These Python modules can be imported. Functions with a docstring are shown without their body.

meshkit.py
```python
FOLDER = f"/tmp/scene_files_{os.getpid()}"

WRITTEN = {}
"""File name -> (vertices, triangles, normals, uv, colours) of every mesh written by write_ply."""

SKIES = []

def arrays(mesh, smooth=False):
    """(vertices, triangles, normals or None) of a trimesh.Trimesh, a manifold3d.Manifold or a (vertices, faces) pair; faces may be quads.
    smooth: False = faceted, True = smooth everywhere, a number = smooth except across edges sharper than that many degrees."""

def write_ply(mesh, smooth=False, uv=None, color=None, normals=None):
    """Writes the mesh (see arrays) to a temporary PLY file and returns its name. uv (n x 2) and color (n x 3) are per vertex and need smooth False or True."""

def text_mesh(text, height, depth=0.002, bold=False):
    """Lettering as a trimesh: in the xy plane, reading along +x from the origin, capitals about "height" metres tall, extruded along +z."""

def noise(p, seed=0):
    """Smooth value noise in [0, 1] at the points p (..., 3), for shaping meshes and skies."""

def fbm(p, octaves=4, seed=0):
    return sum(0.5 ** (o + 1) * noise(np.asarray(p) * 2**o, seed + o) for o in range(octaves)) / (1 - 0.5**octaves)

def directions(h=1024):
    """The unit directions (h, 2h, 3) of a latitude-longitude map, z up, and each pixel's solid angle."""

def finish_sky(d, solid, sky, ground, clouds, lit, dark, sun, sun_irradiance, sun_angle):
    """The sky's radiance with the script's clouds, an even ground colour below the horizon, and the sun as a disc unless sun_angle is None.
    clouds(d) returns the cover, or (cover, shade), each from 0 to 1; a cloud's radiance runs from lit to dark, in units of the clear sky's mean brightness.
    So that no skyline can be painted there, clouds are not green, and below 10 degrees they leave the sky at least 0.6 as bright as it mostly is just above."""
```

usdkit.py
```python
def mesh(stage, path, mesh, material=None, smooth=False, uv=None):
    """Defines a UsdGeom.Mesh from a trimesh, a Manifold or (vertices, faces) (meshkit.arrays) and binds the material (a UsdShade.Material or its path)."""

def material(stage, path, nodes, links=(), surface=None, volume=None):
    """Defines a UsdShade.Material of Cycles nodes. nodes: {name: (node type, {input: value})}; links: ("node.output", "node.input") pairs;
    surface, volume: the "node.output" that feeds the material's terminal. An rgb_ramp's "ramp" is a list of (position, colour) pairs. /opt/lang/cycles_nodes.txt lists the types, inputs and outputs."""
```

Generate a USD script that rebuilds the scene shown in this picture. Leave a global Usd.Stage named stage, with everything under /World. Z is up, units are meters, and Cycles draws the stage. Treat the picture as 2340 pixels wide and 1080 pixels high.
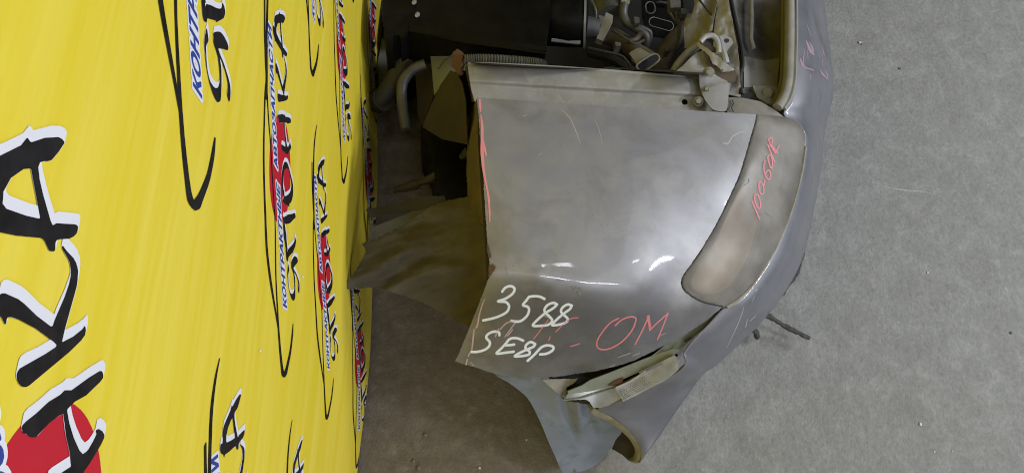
import math, glob, numpy as np, trimesh, shapely, usdkit, meshkit
from shapely import affinity
from shapely.geometry import Polygon, LineString, Point, MultiPolygon
from shapely.ops import unary_union
from scipy.interpolate import RBFInterpolator
from scipy.spatial import Delaunay
from pxr import Usd, UsdGeom, UsdLux, UsdShade, Gf, Sdf

# ------------------------------------------------------------------ stage, camera, light
stage = Usd.Stage.CreateInMemory()
UsdGeom.SetStageUpAxis(stage, UsdGeom.Tokens.z)
UsdGeom.SetStageMetersPerUnit(stage, 1.0)
UsdGeom.Xform.Define(stage, '/World')
UsdGeom.Scope.Define(stage, '/World/Looks')
rng = np.random.default_rng(7)

F = 1700.0                      # focal length in photograph pixels (2340 wide)
NX, NY, YAW = 1000.0, 1320.3, -0.008065
CAM_H = 2.12                    # metres above the floor
EXPOSURE = 0.0
_dn = np.array([(NX - 1170), (NY - 540), F]); _dn /= np.linalg.norm(_dn)
UPC = -_dn
_e = np.array([0, -1.0, 0]); _e -= UPC * (_e @ UPC); _e /= np.linalg.norm(_e)
_g = np.cross(UPC, _e)
DC = _e * math.cos(YAW) + _g * math.sin(YAW)      # world X
NC = np.cross(UPC, DC)                            # world Y (towards the banner)
R = np.array([DC, NC, UPC])                       # camera frame (x right, y down, z forward) -> world
CAM = np.array([0, 0, CAM_H])

cam = UsdGeom.Camera.Define(stage, '/World/camera')
xa, ya, za = R @ [1, 0, 0], R @ [0, -1, 0], R @ [0, 0, -1]
cam.AddTransformOp().Set(Gf.Matrix4d(*xa, 0, *ya, 0, *za, 0, *CAM, 1))
cam.CreateHorizontalApertureAttr(36.0); cam.CreateVerticalApertureAttr(36.0 * 1080 / 2340)
cam.CreateFocalLengthAttr(36.0 * F / 2340)
cam.CreateClippingRangeAttr(Gf.Vec2f(0.02, 100))
cam.CreateExposureAttr(EXPOSURE)


def lamp(name, pos, size, intensity, color, target=None):
    l = UsdLux.RectLight.Define(stage, '/World/' + name)
    l.CreateWidthAttr(size[0]); l.CreateHeightAttr(size[1])
    l.CreateIntensityAttr(intensity); l.CreateColorAttr(Gf.Vec3f(*color))
    z = np.array([0, 0, 1.0]) if target is None else np.array(pos) - np.array(target, float)
    z = z / np.linalg.norm(z)
    x = np.cross([0, 1.0, 0], z); x /= np.linalg.norm(x); y = np.cross(z, x)
    l.AddTransformOp().Set(Gf.Matrix4d(*x, 0, *y, 0, *z, 0, *pos, 1))


# workshop ceiling: fluorescent tubes over the floor plus an added streak lamp and a broad fill light
CW = (0.955, 0.99, 1.04)
AIM = (0.3, 0.0, 0.7)
lamp('ceiling_tube', (-0.5, -4.4, 3.1), (1.0, 0.13), 190, CW, AIM)
lamp('ceiling_tube_001', (1.6, -4.4, 3.1), (1.3, 0.13), 150, CW, AIM)
lamp('ceiling_tube_002', (-4.6, -1.6, 3.0), (0.16, 2.2), 75, CW, (0.4, -0.4, 0.6))  # unseen lamp added for the bright streak along the fender crease
lamp('ceiling_tube_003', (-0.55, -0.6, 3.4), (0.5, 0.10), 30, CW)
lamp('ceiling_tube_004', (-0.15, -2.7, 3.4), (0.12, 0.5), 30, CW)
lamp('ceiling_fill_light', (-0.4, -3.7, 3.8), (8.0, 3.6), 1.25, (0.955, 0.99, 1.04))  # broad unseen area light added as fill and for soft reflections


# ------------------------------------------------------------------ mapping and mesh helpers
def rays(px, py):
    px, py = np.asarray(px, float), np.asarray(py, float)
    return np.stack([(px - 1170) / F, (py - 540) / F, np.ones_like(px)], -1) @ R.T


def W(px, py, z):
    """World point seen at photograph pixel (px, py), z metres above the floor."""
    r = rays(px, py)
    k = (np.asarray(z, float) - CAM_H) / r[..., 2]
    return CAM + r * k[..., None]


def W3(a):
    a = np.asarray(a, float)
    return W(a[..., 0], a[..., 1], a[..., 2])


def spline(pts, n=8, closed=False):
    p = np.asarray(pts, float)
    q = np.vstack([p[-1:], p, p[:2]]) if closed else np.vstack([2 * p[0] - p[1], p, 2 * p[-1] - p[-2]])
    out = []
    for i in range(1, len(q) - 2):
        t = np.linspace(0, 1, n, endpoint=False)[:, None]
        a, b, c, d = q[i - 1:i + 3]
        out.append(0.5 * (2 * b + (c - a) * t + (2 * a - 5 * b + 4 * c - d) * t ** 2 + (3 * b - a - 3 * c + d) * t ** 3))
    if not closed:
        out.append(p[-1:])
    return np.vstack(out)


def resample(poly, h):
    poly = np.asarray(poly, float)
    out = []
    for a, b in zip(poly, np.roll(poly, -1, 0)):
        n = max(1, int(np.ceil(np.linalg.norm(b - a) / h)))
        out.append(a + (b - a) * np.linspace(0, 1, n, endpoint=False)[:, None])
    return np.vstack(out)


def zfield(ctl, smooth=0.0, kernel='thin_plate_spline'):
    c = np.asarray(ctl, float)
    f = RBFInterpolator(c[:, :2] / 300, c[:, 2], smoothing=smooth, kernel=kernel)
    return lambda p: f(np.asarray(p, float)[:, :2] / 300)


def flat(z):
    return lambda p: np.full(len(p), z, float)


def triangulate(shape, h):
    """Even triangulation of a shapely polygon (with holes)."""
    shape = shape if shape.is_valid else shape.buffer(0)
    V, T, off = [], [], 0
    for g in getattr(shape, 'geoms', [shape]):
        if g.area < 1e-9:
            continue
        rings = [resample(np.array(g.exterior.coords)[:-1], h)] + [resample(np.array(r.coords)[:-1], h) for r in g.interiors]
        x0, y0, x1, y1 = g.bounds
        gx, gy = np.meshgrid(np.arange(x0 + h / 2, x1, h), np.arange(y0 + h / 2, y1, h * 0.87))
        gx[::2] += h / 2
        inner = np.column_stack([gx.ravel(), gy.ravel()])
        if len(inner):
            small = g.buffer(-h * 0.45)
            inner = inner[shapely.contains_xy(small, inner[:, 0], inner[:, 1])] if not small.is_empty else inner[:0]
        pts = np.vstack(rings + [inner])
        pts += np.random.default_rng(1).normal(0, h * 1e-5, pts.shape)
        tri = Delaunay(pts).simplices
        c = pts[tri].mean(1)
        tri = tri[shapely.contains_xy(g.buffer(h * 1e-3), c[:, 0], c[:, 1])]
        cr = lambda q: (lambda u, w: u[:, 0] * w[:, 1] - u[:, 1] * w[:, 0])(pts[q[:, 1]] - pts[q[:, 0]], pts[q[:, 2]] - pts[q[:, 0]])
        tri = tri[np.abs(cr(tri)) > h * h * 1e-4]
        a = cr(tri)
        tri[a < 0] = tri[a < 0][:, ::-1]
        V.append(pts); T.append(tri + off); off += len(pts)
    return np.vstack(V), np.vstack(T)


def vnormals(P, T):
    n = np.zeros_like(P)
    f = np.cross(P[T[:, 1]] - P[T[:, 0]], P[T[:, 2]] - P[T[:, 0]])
    for k in range(3):
        np.add.at(n, T[:, k], f)
    return n / np.maximum(np.linalg.norm(n, axis=1, keepdims=True), 1e-12)


def thicken(P, T, thick, toward=None):
    """Closed sheet: P is the seen face, the back lies thick behind it (away from the camera)."""
    n = vnormals(P, T)
    see = (n * (CAM - P)).sum(1).mean() if toward is None else (n * toward).sum(1).mean()
    if see < 0:
        T = T[:, ::-1]; n = -n
    e = np.sort(np.vstack([T[:, [0, 1]], T[:, [1, 2]], T[:, [2, 0]]]), axis=1)
    d = np.vstack([T[:, [0, 1]], T[:, [1, 2]], T[:, [2, 0]]])
    _, inv, cnt = np.unique(e, axis=0, return_inverse=True, return_counts=True)
    b = d[cnt[inv.ravel()] == 1]
    m = len(P)
    side = np.vstack([np.column_stack([b[:, 1], b[:, 0], b[:, 0] + m]), np.column_stack([b[:, 1], b[:, 0] + m, b[:, 1] + m])])
    return trimesh.Trimesh(np.vstack([P, P - n * thick]), np.vstack([T, T[:, ::-1] + m, side]), process=False)


def patch(poly, zf, h=8, thick=0.0015, smooth=0, jag=0, bump=0, bscale=20):
    """A sheet whose outline was surveyed at pixels poly and whose height is zf (or each vertex's own z)."""
    if isinstance(poly, (Polygon, MultiPolygon)):
        shape = poly
    else:
        p = np.asarray(poly, float)[:, :2]
        shape = Polygon(spline(p, smooth, True) if smooth else p)
    if jag:
        q = resample(np.array(shape.exterior.coords)[:-1], 4)
        shape = Polygon(q + rng.normal(0, jag, q.shape), [r.coords for r in shape.interiors])
    v, t = triangulate(shape, h)
    if zf is None:
        zf = zfield(poly)
    z = zf(v)
    P = W(v[:, 0], v[:, 1], z)
    if bump:
        P[:, 2] += bump * (meshkit.fbm(P * bscale, 3) - 0.5) * 2
    return thicken(P, t, thick)


def tube(pts, r, seg=12, caps=True, closed=False, ribs=None):
    p = np.asarray(pts, float); n = len(p)
    r = np.broadcast_to(np.asarray(r, float), n)
    tan = np.gradient(p, axis=0); tan /= np.linalg.norm(tan, axis=1, keepdims=True)
    ref = np.array([0, 0, 1.0]) if abs(tan[0][2]) < 0.9 else np.array([1.0, 0, 0])
    a = np.cross(tan[0], ref); a /= np.linalg.norm(a)
    ph = np.linspace(0, 2 * np.pi, seg, endpoint=False)
    V = []
    for i in range(n):
        a = a - tan[i] * (a @ tan[i]); a /= np.linalg.norm(a); b = np.cross(tan[i], a)
        V.append(p[i] + r[i] * (np.cos(ph)[:, None] * a + np.sin(ph)[:, None] * b))
    V = np.vstack(V); T = []
    for i in range(n - 1):
        for j in range(seg):
            k = (j + 1) % seg
            A, B, C, D = i * seg + j, i * seg + k, (i + 1) * seg + k, (i + 1) * seg + j
            T += [[A, B, C], [A, C, D]]
    if caps:
        V = np.vstack([V, p[:1], p[-1:]])
        for j in range(seg):
            k = (j + 1) % seg
            T += [[n * seg, k, j], [n * seg + 1, (n - 1) * seg + j, (n - 1) * seg + k]]
    return trimesh.Trimesh(V, T, process=False)


def loft(rows, thick=0.002):
    """rows: (m, n, 3) world points -> closed sheet."""
    rows = np.asarray(rows); m, n = rows.shape[:2]
    i, j = np.meshgrid(np.arange(m - 1), np.arange(n - 1), indexing='ij')
    a = (i * n + j).ravel()
    T = np.vstack([np.column_stack([a, a + 1, a + n + 1]), np.column_stack([a, a + n + 1, a + n])])
    return thicken(rows.reshape(-1, 3), T, thick)


def prism(poly, z_top, z_bot):
    """Solid whose top face was surveyed at pixels poly (height z_top, may vary per corner) and that goes straight down to z_bot."""
    p = np.asarray(poly, float)
    zt = p[:, 2] if p.shape[1] > 2 else np.full(len(p), z_top)
    top = W(p[:, 0], p[:, 1], zt)
    base2 = top[:, :2]
    tri = trimesh.creation.triangulate_polygon(Polygon(base2), engine='earcut')
    v2, t = tri
    from scipy.spatial import cKDTree
    idx = cKDTree(base2).query(v2)[1]
    n = len(p)
    bot = np.column_stack([base2, np.full(n, z_bot)])
    t = idx[t]
    s = np.arange(n); e = (s + 1) % n
    side = np.vstack([np.column_stack([s, e, e + n]), np.column_stack([s, e + n, s + n])])
    m = trimesh.Trimesh(np.vstack([top, bot]), np.vstack([t, t[:, ::-1] + n, side]), process=False)
    trimesh.repair.fix_normals(m)
    return m


def stroke(pts, n=6):
    """Brush stroke: (x, y, width) knots -> polygon in the same plane."""
    p = spline(np.asarray(pts, float), n) if len(pts) > 2 else np.asarray(pts, float)
    parts = []
    for a, b in zip(p[:-1], p[1:]):
        ca, cb = Point(a[:2]).buffer(max(a[2], .2) / 2, 6), Point(b[:2]).buffer(max(b[2], .2) / 2, 6)
        parts.append(unary_union([ca, cb]).convex_hull)
    return unary_union(parts)


# ------------------------------------------------------------------ scene tree helpers
def uniq(path):
    if not stage.GetPrimAtPath(path):
        return path
    i = 1
    while stage.GetPrimAtPath(f'{path}_{i:03d}'):
        i += 1
    return f'{path}_{i:03d}'


def tag(prim, label=None, cat=None, group=None, kind=None):
    for k, v in (('label', label), ('category', cat), ('group', group), ('kind', kind)):
        if v:
            prim.SetCustomDataByKey(k, v)
    return prim


def obj(name, mesh, mat, parent='/World', smooth=35, label=None, cat=None, group=None, kind=None):
    path = uniq(f'{parent}/{name}')
    usdkit.mesh(stage, path, mesh, M[mat], smooth=smooth)
    tag(stage.GetPrimAtPath(path), label, cat, group, kind)
    return path


def thing(name, label, cat, group=None):
    path = uniq('/World/' + name)
    UsdGeom.Xform.Define(stage, path)
    tag(stage.GetPrimAtPath(path), label, cat, group)
    return path


def cat_mesh(ms):
    return trimesh.util.concatenate(ms)


# ------------------------------------------------------------------ materials
M = {}


def mat(name, col, rough=0.6, metal=0.0, var=None, vscale=8.0, detail=6.0, bump=0.0, bscale=60.0, coat=0.0, spec=0.5, rvar=0.0, specks=None, stretch=None, coat_rough=0.15, second=None, lo=0.35, hi=0.65, dust=None):
    """Base colour col drifting to var by noise; optional second noise layer (colour, scale, low, high), specks (colour, scale, size) and bump."""
    nodes = {'g': ('geometry', {}), 'p': ('principled_bsdf', {'roughness': rough, 'metallic': metal, 'coat_weight': coat, 'coat_roughness': coat_rough, 'specular_ior_level': spec, 'base_color': col})}
    links = []
    src = 'g.position'
    if stretch:
        nodes['mp'] = ('mapping', {'scale': stretch}); links.append((src, 'mp.vector')); src = 'mp.vector'
    cur = None
    if var is not None:
        nodes['n'] = ('noise_texture', {'scale': vscale, 'detail': detail, 'roughness': 0.6})
        nodes['r'] = ('rgb_ramp', {'ramp': [(0, col), (lo, col), (hi, var), (1, var)]})
        links += [(src, 'n.vector'), ('n.fac', 'r.fac')]; cur = 'r.color'
    if second is not None:
        c2, s2, a2, b2 = second
        nodes['n2'] = ('noise_texture', {'scale': s2, 'detail': 5.0, 'roughness': 0.65, 'distortion': 0.4})
        nodes['r2'] = ('map_range', {'from_min': a2, 'from_max': b2, 'clamp': True})
        nodes['x2'] = ('mix_color', {'a': col, 'b': c2})
        links += [('g.position', 'n2.vector'), ('n2.fac', 'r2.value'), ('r2.result', 'x2.fac')]
        if cur: links.append((cur, 'x2.a'))
        cur = 'x2.result'
    if specks is not None:
        c3, s3, z3 = specks
        nodes['v3'] = ('voronoi_texture', {'scale': s3, 'randomness': 1.0})
        nodes['m3'] = ('noise_texture', {'scale': s3 * 0.13, 'detail': 2.0})
        nodes['t3'] = ('map_range', {'from_min': 0.42, 'from_max': 0.75, 'to_min': 0.0, 'to_max': z3, 'clamp': True})
        nodes['l3'] = ('math', {'math_type': 'less_than'})
        nodes['x3'] = ('mix_color', {'a': col, 'b': c3})
        links += [('g.position', 'v3.vector'), ('g.position', 'm3.vector'), ('m3.fac', 't3.value'), ('v3.distance', 'l3.value1'), ('t3.result', 'l3.value2'), ('l3.value', 'x3.fac')]
        if cur: links.append((cur, 'x3.a'))
        cur = 'x3.result'
    if cur:
        links.append((cur, 'p.base_color'))
    if rvar:
        nodes['nr'] = ('noise_texture', {'scale': vscale * 1.7, 'detail': 5.0})
        nodes['rr'] = ('map_range', {'from_min': 0.3, 'from_max': 0.7, 'to_min': rough - rvar, 'to_max': rough + rvar})
        links += [('g.position', 'nr.vector'), ('nr.fac', 'rr.value'), ('rr.result', 'p.roughness')]
    if bump:
        nodes['nb'] = ('noise_texture', {'scale': bscale, 'detail': 6.0, 'roughness': 0.6})
        nodes['b'] = ('bump', {'strength': min(1.0, bump), 'distance': 0.004})
        links += [(src, 'nb.vector'), ('nb.fac', 'b.height'), ('b.normal', 'p.normal')]
    if dust:
        # dust settles on faces that look up: it hides the metal flake there
        nodes['sz'] = ('separate_xyz', {}); nodes['dz'] = ('map_range', {'from_min': 0.35, 'from_max': 1.0, 'to_min': metal, 'to_max': dust, 'clamp': True})
        links += [('g.normal', 'sz.vector'), ('sz.z', 'dz.value'), ('dz.result', 'p.metallic')]
    M[name] = usdkit.material(stage, '/World/Looks/' + name, nodes, links, surface='p.BSDF')


M['concrete'] = usdkit.material(stage, '/World/Looks/concrete', {
    'g': ('geometry', {}), 'p': ('principled_bsdf', {'roughness': 0.85}),
    'na': ('noise_texture', {'scale': 11.0, 'detail': 14.0, 'roughness': 0.74, 'distortion': 0.5}),
    'ra': ('rgb_ramp', {'ramp': [(0, (0.14, 0.138, 0.128)), (0.4, (0.212, 0.211, 0.20)), (0.52, (0.235, 0.235, 0.224)), (0.66, (0.285, 0.284, 0.272)), (1, (0.40, 0.40, 0.385))]}),
    'nf': ('noise_texture', {'scale': 70.0, 'detail': 6.0, 'roughness': 0.7}),
    'rf': ('map_range', {'from_min': 0.25, 'from_max': 0.75, 'to_min': 0.78, 'to_max': 1.2}),
    'mf': ('mix_color', {'blend_type': 'multiply', 'fac': 1.0}), 'cf': ('combine_color', {}),
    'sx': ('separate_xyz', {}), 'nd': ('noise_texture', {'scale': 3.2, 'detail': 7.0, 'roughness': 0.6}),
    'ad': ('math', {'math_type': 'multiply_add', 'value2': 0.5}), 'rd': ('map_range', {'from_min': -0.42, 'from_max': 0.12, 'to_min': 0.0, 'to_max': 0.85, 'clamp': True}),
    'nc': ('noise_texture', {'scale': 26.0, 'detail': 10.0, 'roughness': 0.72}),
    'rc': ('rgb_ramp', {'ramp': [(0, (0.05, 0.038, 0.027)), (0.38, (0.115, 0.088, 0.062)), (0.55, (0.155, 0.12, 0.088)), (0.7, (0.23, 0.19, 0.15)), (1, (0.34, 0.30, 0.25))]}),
    'md': ('mix_color', {}),
    'v': ('voronoi_texture', {'scale': 34.0}), 'nm': ('noise_texture', {'scale': 4.0}), 'tv': ('map_range', {'from_min': 0.45, 'from_max': 0.75, 'to_max': 0.09, 'clamp': True}), 'lv': ('math', {'math_type': 'less_than'}), 'mv': ('mix_color', {'b': (0.12, 0.11, 0.10)}),
    'v2': ('voronoi_texture', {'scale': 21.0}), 'nm2': ('noise_texture', {'scale': 6.0}), 'tv2': ('map_range', {'from_min': 0.5, 'from_max': 0.8, 'to_max': 0.08, 'clamp': True}), 'lv2': ('math', {'math_type': 'less_than'}), 'mv2': ('mix_color', {'b': (0.42, 0.415, 0.40)}),
    'nb': ('noise_texture', {'scale': 130.0, 'detail': 8.0, 'roughness': 0.7}), 'nb2': ('noise_texture', {'scale': 30.0, 'detail': 4.0}), 'sb': ('math', {'math_type': 'multiply_add', 'value2': 1.5}), 'b': ('bump', {'strength': 0.7, 'distance': 0.005})},
    [('g.position', 'na.vector'), ('na.fac', 'ra.fac'), ('g.position', 'nf.vector'), ('nf.fac', 'rf.value'), ('rf.result', 'cf.r'), ('rf.result', 'cf.g'), ('rf.result', 'cf.b'),
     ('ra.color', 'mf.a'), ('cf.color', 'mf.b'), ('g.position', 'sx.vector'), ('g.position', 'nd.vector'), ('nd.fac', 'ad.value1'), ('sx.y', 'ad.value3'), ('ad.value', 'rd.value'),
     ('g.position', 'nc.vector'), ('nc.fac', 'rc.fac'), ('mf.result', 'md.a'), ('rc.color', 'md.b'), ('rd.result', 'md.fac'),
     ('g.position', 'v.vector'), ('g.position', 'nm.vector'), ('nm.fac', 'tv.value'), ('v.distance', 'lv.value1'), ('tv.result', 'lv.value2'), ('md.result', 'mv.a'), ('lv.value', 'mv.fac'),
     ('g.position', 'v2.vector'), ('g.position', 'nm2.vector'), ('nm2.fac', 'tv2.value'), ('v2.distance', 'lv2.value1'), ('tv2.result', 'lv2.value2'), ('mv.result', 'mv2.a'), ('lv2.value', 'mv2.fac'), ('mv2.result', 'p.base_color'),
     ('g.position', 'nb.vector'), ('g.position', 'nb2.vector'), ('nb2.fac', 'sb.value1'), ('nb.fac', 'sb.value3'), ('sb.value', 'b.height'), ('b.normal', 'p.normal')], surface='p.BSDF')
mat('banner_yellow', (0.82, 0.645, 0.035), 0.42, var=(0.88, 0.72, 0.09), vscale=11, stretch=(0.22, 3, 3), lo=0.4, hi=0.72, bump=0.12, bscale=30, spec=0.35)
mat('print_black', (0.009, 0.008, 0.009), 0.5, var=(0.02, 0.018, 0.02), vscale=60, spec=0.15)
mat('print_white', (0.80, 0.80, 0.86), 0.45, spec=0.35)
mat('print_red', (0.55, 0.012, 0.03), 0.45, spec=0.35)
mat('print_blue', (0.03, 0.06, 0.30), 0.45, spec=0.35)
mat('car_paint', (0.250, 0.250, 0.292), 0.45, metal=0.9, dust=0.12, var=(0.295, 0.292, 0.305), vscale=11, detail=9, coat=0.45, coat_rough=0.06, rvar=0.05, second=((0.20, 0.193, 0.198), 8.0, 0.47, 0.72), specks=((0.10, 0.09, 0.08), 120, 0.15))
mat('bumper_paint', (0.138, 0.139, 0.163), 0.42, metal=0.3, var=(0.175, 0.176, 0.20), vscale=9, detail=8, coat=0.4, coat_rough=0.08, rvar=0.06, second=((0.095, 0.095, 0.11), 7.0, 0.55, 0.75), specks=((0.30, 0.30, 0.31), 70, 0.08))
mat('flap_plastic', (0.155, 0.175, 0.225), 0.6, var=(0.20, 0.225, 0.28), vscale=9, second=((0.085, 0.125, 0.12), 12, 0.5, 0.72), bump=0.1)
mat('rail_metal', (0.36, 0.36, 0.37), 0.5, metal=0.12, var=(0.30, 0.285, 0.25), vscale=7, rvar=0.1, second=((0.40, 0.395, 0.39), 30, 0.5, 0.7))
mat('bent_sheet', (0.33, 0.326, 0.33), 0.55, metal=0.15, var=(0.38, 0.372, 0.36), vscale=14, second=((0.22, 0.21, 0.16), 12, 0.55, 0.75))
mat('beige_sheet', (0.27, 0.258, 0.235), 0.6, metal=0.1, var=(0.20, 0.185, 0.155), vscale=18)
mat('dusty_dark', (0.09, 0.085, 0.082), 0.7, var=(0.16, 0.155, 0.15), vscale=13, second=((0.27, 0.265, 0.25), 10, 0.56, 0.75))
mat('dusty_grey', (0.22, 0.22, 0.21), 0.7, var=(0.28, 0.275, 0.26), vscale=15, second=((0.12, 0.115, 0.11), 14, 0.55, 0.7))
mat('black_plastic', (0.004, 0.004, 0.0045), 0.42, var=(0.008, 0.008, 0.008), vscale=20, rvar=0.1, spec=0.12)
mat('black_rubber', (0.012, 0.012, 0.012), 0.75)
mat('seal_rubber', (0.26, 0.252, 0.22), 0.75, var=(0.205, 0.196, 0.168), vscale=25)
mat('seal_groove', (0.15, 0.12, 0.075), 0.8)
M['headlight_lens'] = usdkit.material(stage, '/World/Looks/headlight_lens', {
    'g': ('geometry', {}), 'n': ('noise_texture', {'scale': 7.5, 'detail': 6.0, 'roughness': 0.6}), 'r': ('rgb_ramp', {'ramp': [(0, (0.20, 0.19, 0.18)), (0.4, (0.265, 0.252, 0.238)), (0.6, (0.34, 0.322, 0.30)), (1, (0.42, 0.40, 0.375))]}),
    'p': ('principled_bsdf', {'roughness': 0.32, 'coat_weight': 0.25, 'coat_roughness': 0.3, 'specular_ior_level': 0.3}), 't': ('transparent_bsdf', {'color': (0.86, 0.83, 0.78)}),
    'n2': ('noise_texture', {'scale': 12.0, 'detail': 6.0}), 'f': ('map_range', {'from_min': 0.3, 'from_max': 0.7, 'to_min': 0.26, 'to_max': 0.56}), 'm': ('mix_closure', {})},
    [('g.position', 'n.vector'), ('n.fac', 'r.fac'), ('r.color', 'p.base_color'), ('g.position', 'n2.vector'), ('n2.fac', 'f.value'), ('f.result', 'm.fac'), ('t.BSDF', 'm.closure1'), ('p.BSDF', 'm.closure2')], surface='m.closure')
mat('reflector', (0.86, 0.70, 0.56), 0.5, metal=0.1, var=(0.70, 0.56, 0.44), vscale=14)
mat('lamp_bucket', (0.27, 0.262, 0.26), 0.5, var=(0.12, 0.115, 0.115), vscale=12)
mat('lens_rim', (0.30, 0.29, 0.275), 0.35, coat=0.3, var=(0.2, 0.19, 0.18), vscale=30)
mat('grime', (0.20, 0.18, 0.13), 0.85, var=(0.28, 0.265, 0.22), vscale=40, bump=0.3)
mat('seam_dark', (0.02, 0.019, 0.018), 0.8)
mat('paint_marker', (0.78, 0.84, 0.98), 0.4)
mat('pink_crayon', (0.66, 0.21, 0.26), 0.7, var=(0.60, 0.22, 0.24), vscale=150, detail=3)
mat('pink_faded', (0.55, 0.36, 0.40), 0.7, var=(0.42, 0.34, 0.37), vscale=120)
mat('pink_smear', (0.34, 0.205, 0.255), 0.6, var=(0.26, 0.20, 0.24), vscale=110, detail=4)
mat('pink_bright', (0.85, 0.26, 0.30), 0.6, var=(0.72, 0.33, 0.36), vscale=120)
mat('scratch_white', (0.42, 0.42, 0.43), 0.6)
mat('chip_grey', (0.10, 0.095, 0.09), 0.8, var=(0.26, 0.26, 0.27), vscale=220, detail=3)
mat('floor_scuff', (0.40, 0.395, 0.38), 0.85, var=(0.27, 0.265, 0.25), vscale=120, detail=4)
mat('floor_stain', (0.17, 0.168, 0.155), 0.8, var=(0.225, 0.223, 0.21), vscale=70, detail=6)
mat('rust', (0.11, 0.062, 0.035), 0.9, var=(0.12, 0.055, 0.03), vscale=60, bump=0.5, bscale=200)
mat('brown_edge', (0.115, 0.085, 0.045), 0.7, var=(0.075, 0.055, 0.03), vscale=20)
mat('olive_cloth', (0.085, 0.070, 0.044), 0.8, var=(0.06, 0.05, 0.032), vscale=9, second=((0.11, 0.11, 0.10), 6, 0.55, 0.75))
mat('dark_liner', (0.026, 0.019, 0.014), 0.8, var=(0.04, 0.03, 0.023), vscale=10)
mat('arm_metal', (0.06, 0.058, 0.05), 0.6, metal=0.2, var=(0.07, 0.06, 0.045), vscale=15)
mat('pipe_grey', (0.065, 0.068, 0.072), 0.5, metal=0.3, var=(0.11, 0.108, 0.10), vscale=18)
mat('pipe_brown', (0.085, 0.063, 0.042), 0.65, var=(0.13, 0.105, 0.075), vscale=22)
mat('foam_strip', (0.085, 0.083, 0.072), 0.95, var=(0.055, 0.052, 0.044), vscale=50, bump=0.3, bscale=120)
mat('pale_sheet', (0.20, 0.21, 0.22), 0.6, var=(0.16, 0.17, 0.18), vscale=8)
mat('lamp_housing', (0.155, 0.175, 0.145), 0.6, var=(0.21, 0.225, 0.195), vscale=25)
mat('lamp_lens', (0.33, 0.34, 0.40), 0.22, metal=0.05, var=(0.22, 0.23, 0.27), vscale=40, coat=0.4)
mat('lamp_clear', (0.27, 0.285, 0.32), 0.25, var=(0.21, 0.215, 0.20), vscale=18, coat=0.5)
mat('amber', (0.07, 0.022, 0.010), 0.3, coat=0.5)
mat('bolt_steel', (0.42, 0.41, 0.38), 0.4, metal=0.6, var=(0.32, 0.30, 0.26), vscale=60)
mat('cable_black', (0.03, 0.03, 0.03), 0.85, var=(0.09, 0.085, 0.08), vscale=120, bump=0.6, bscale=300)
mat('crumb_pale', (0.55, 0.54, 0.50), 0.8)
mat('crumb_dark', (0.07, 0.065, 0.06), 0.8)
mat('crumb_green', (0.15, 0.15, 0.11), 0.8)

# ------------------------------------------------------------------ floor
n = 120
gx, gy = np.meshgrid(np.linspace(-5, 5, n), np.linspace(-6, 4, n), indexing='ij')
fl = np.stack([gx, gy, np.zeros_like(gx)], -1)
a = (np.arange(n - 1)[:, None] * n + np.arange(n - 1)[None]).ravel()
obj('floor', (fl.reshape(-1, 3), np.vstack([np.column_stack([a, a + n, a + n + 1]), np.column_stack([a, a + n + 1, a + 1])])), 'concrete', smooth=False, label='worn grey concrete workshop floor with scuffs and stains', kind='structure')

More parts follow.
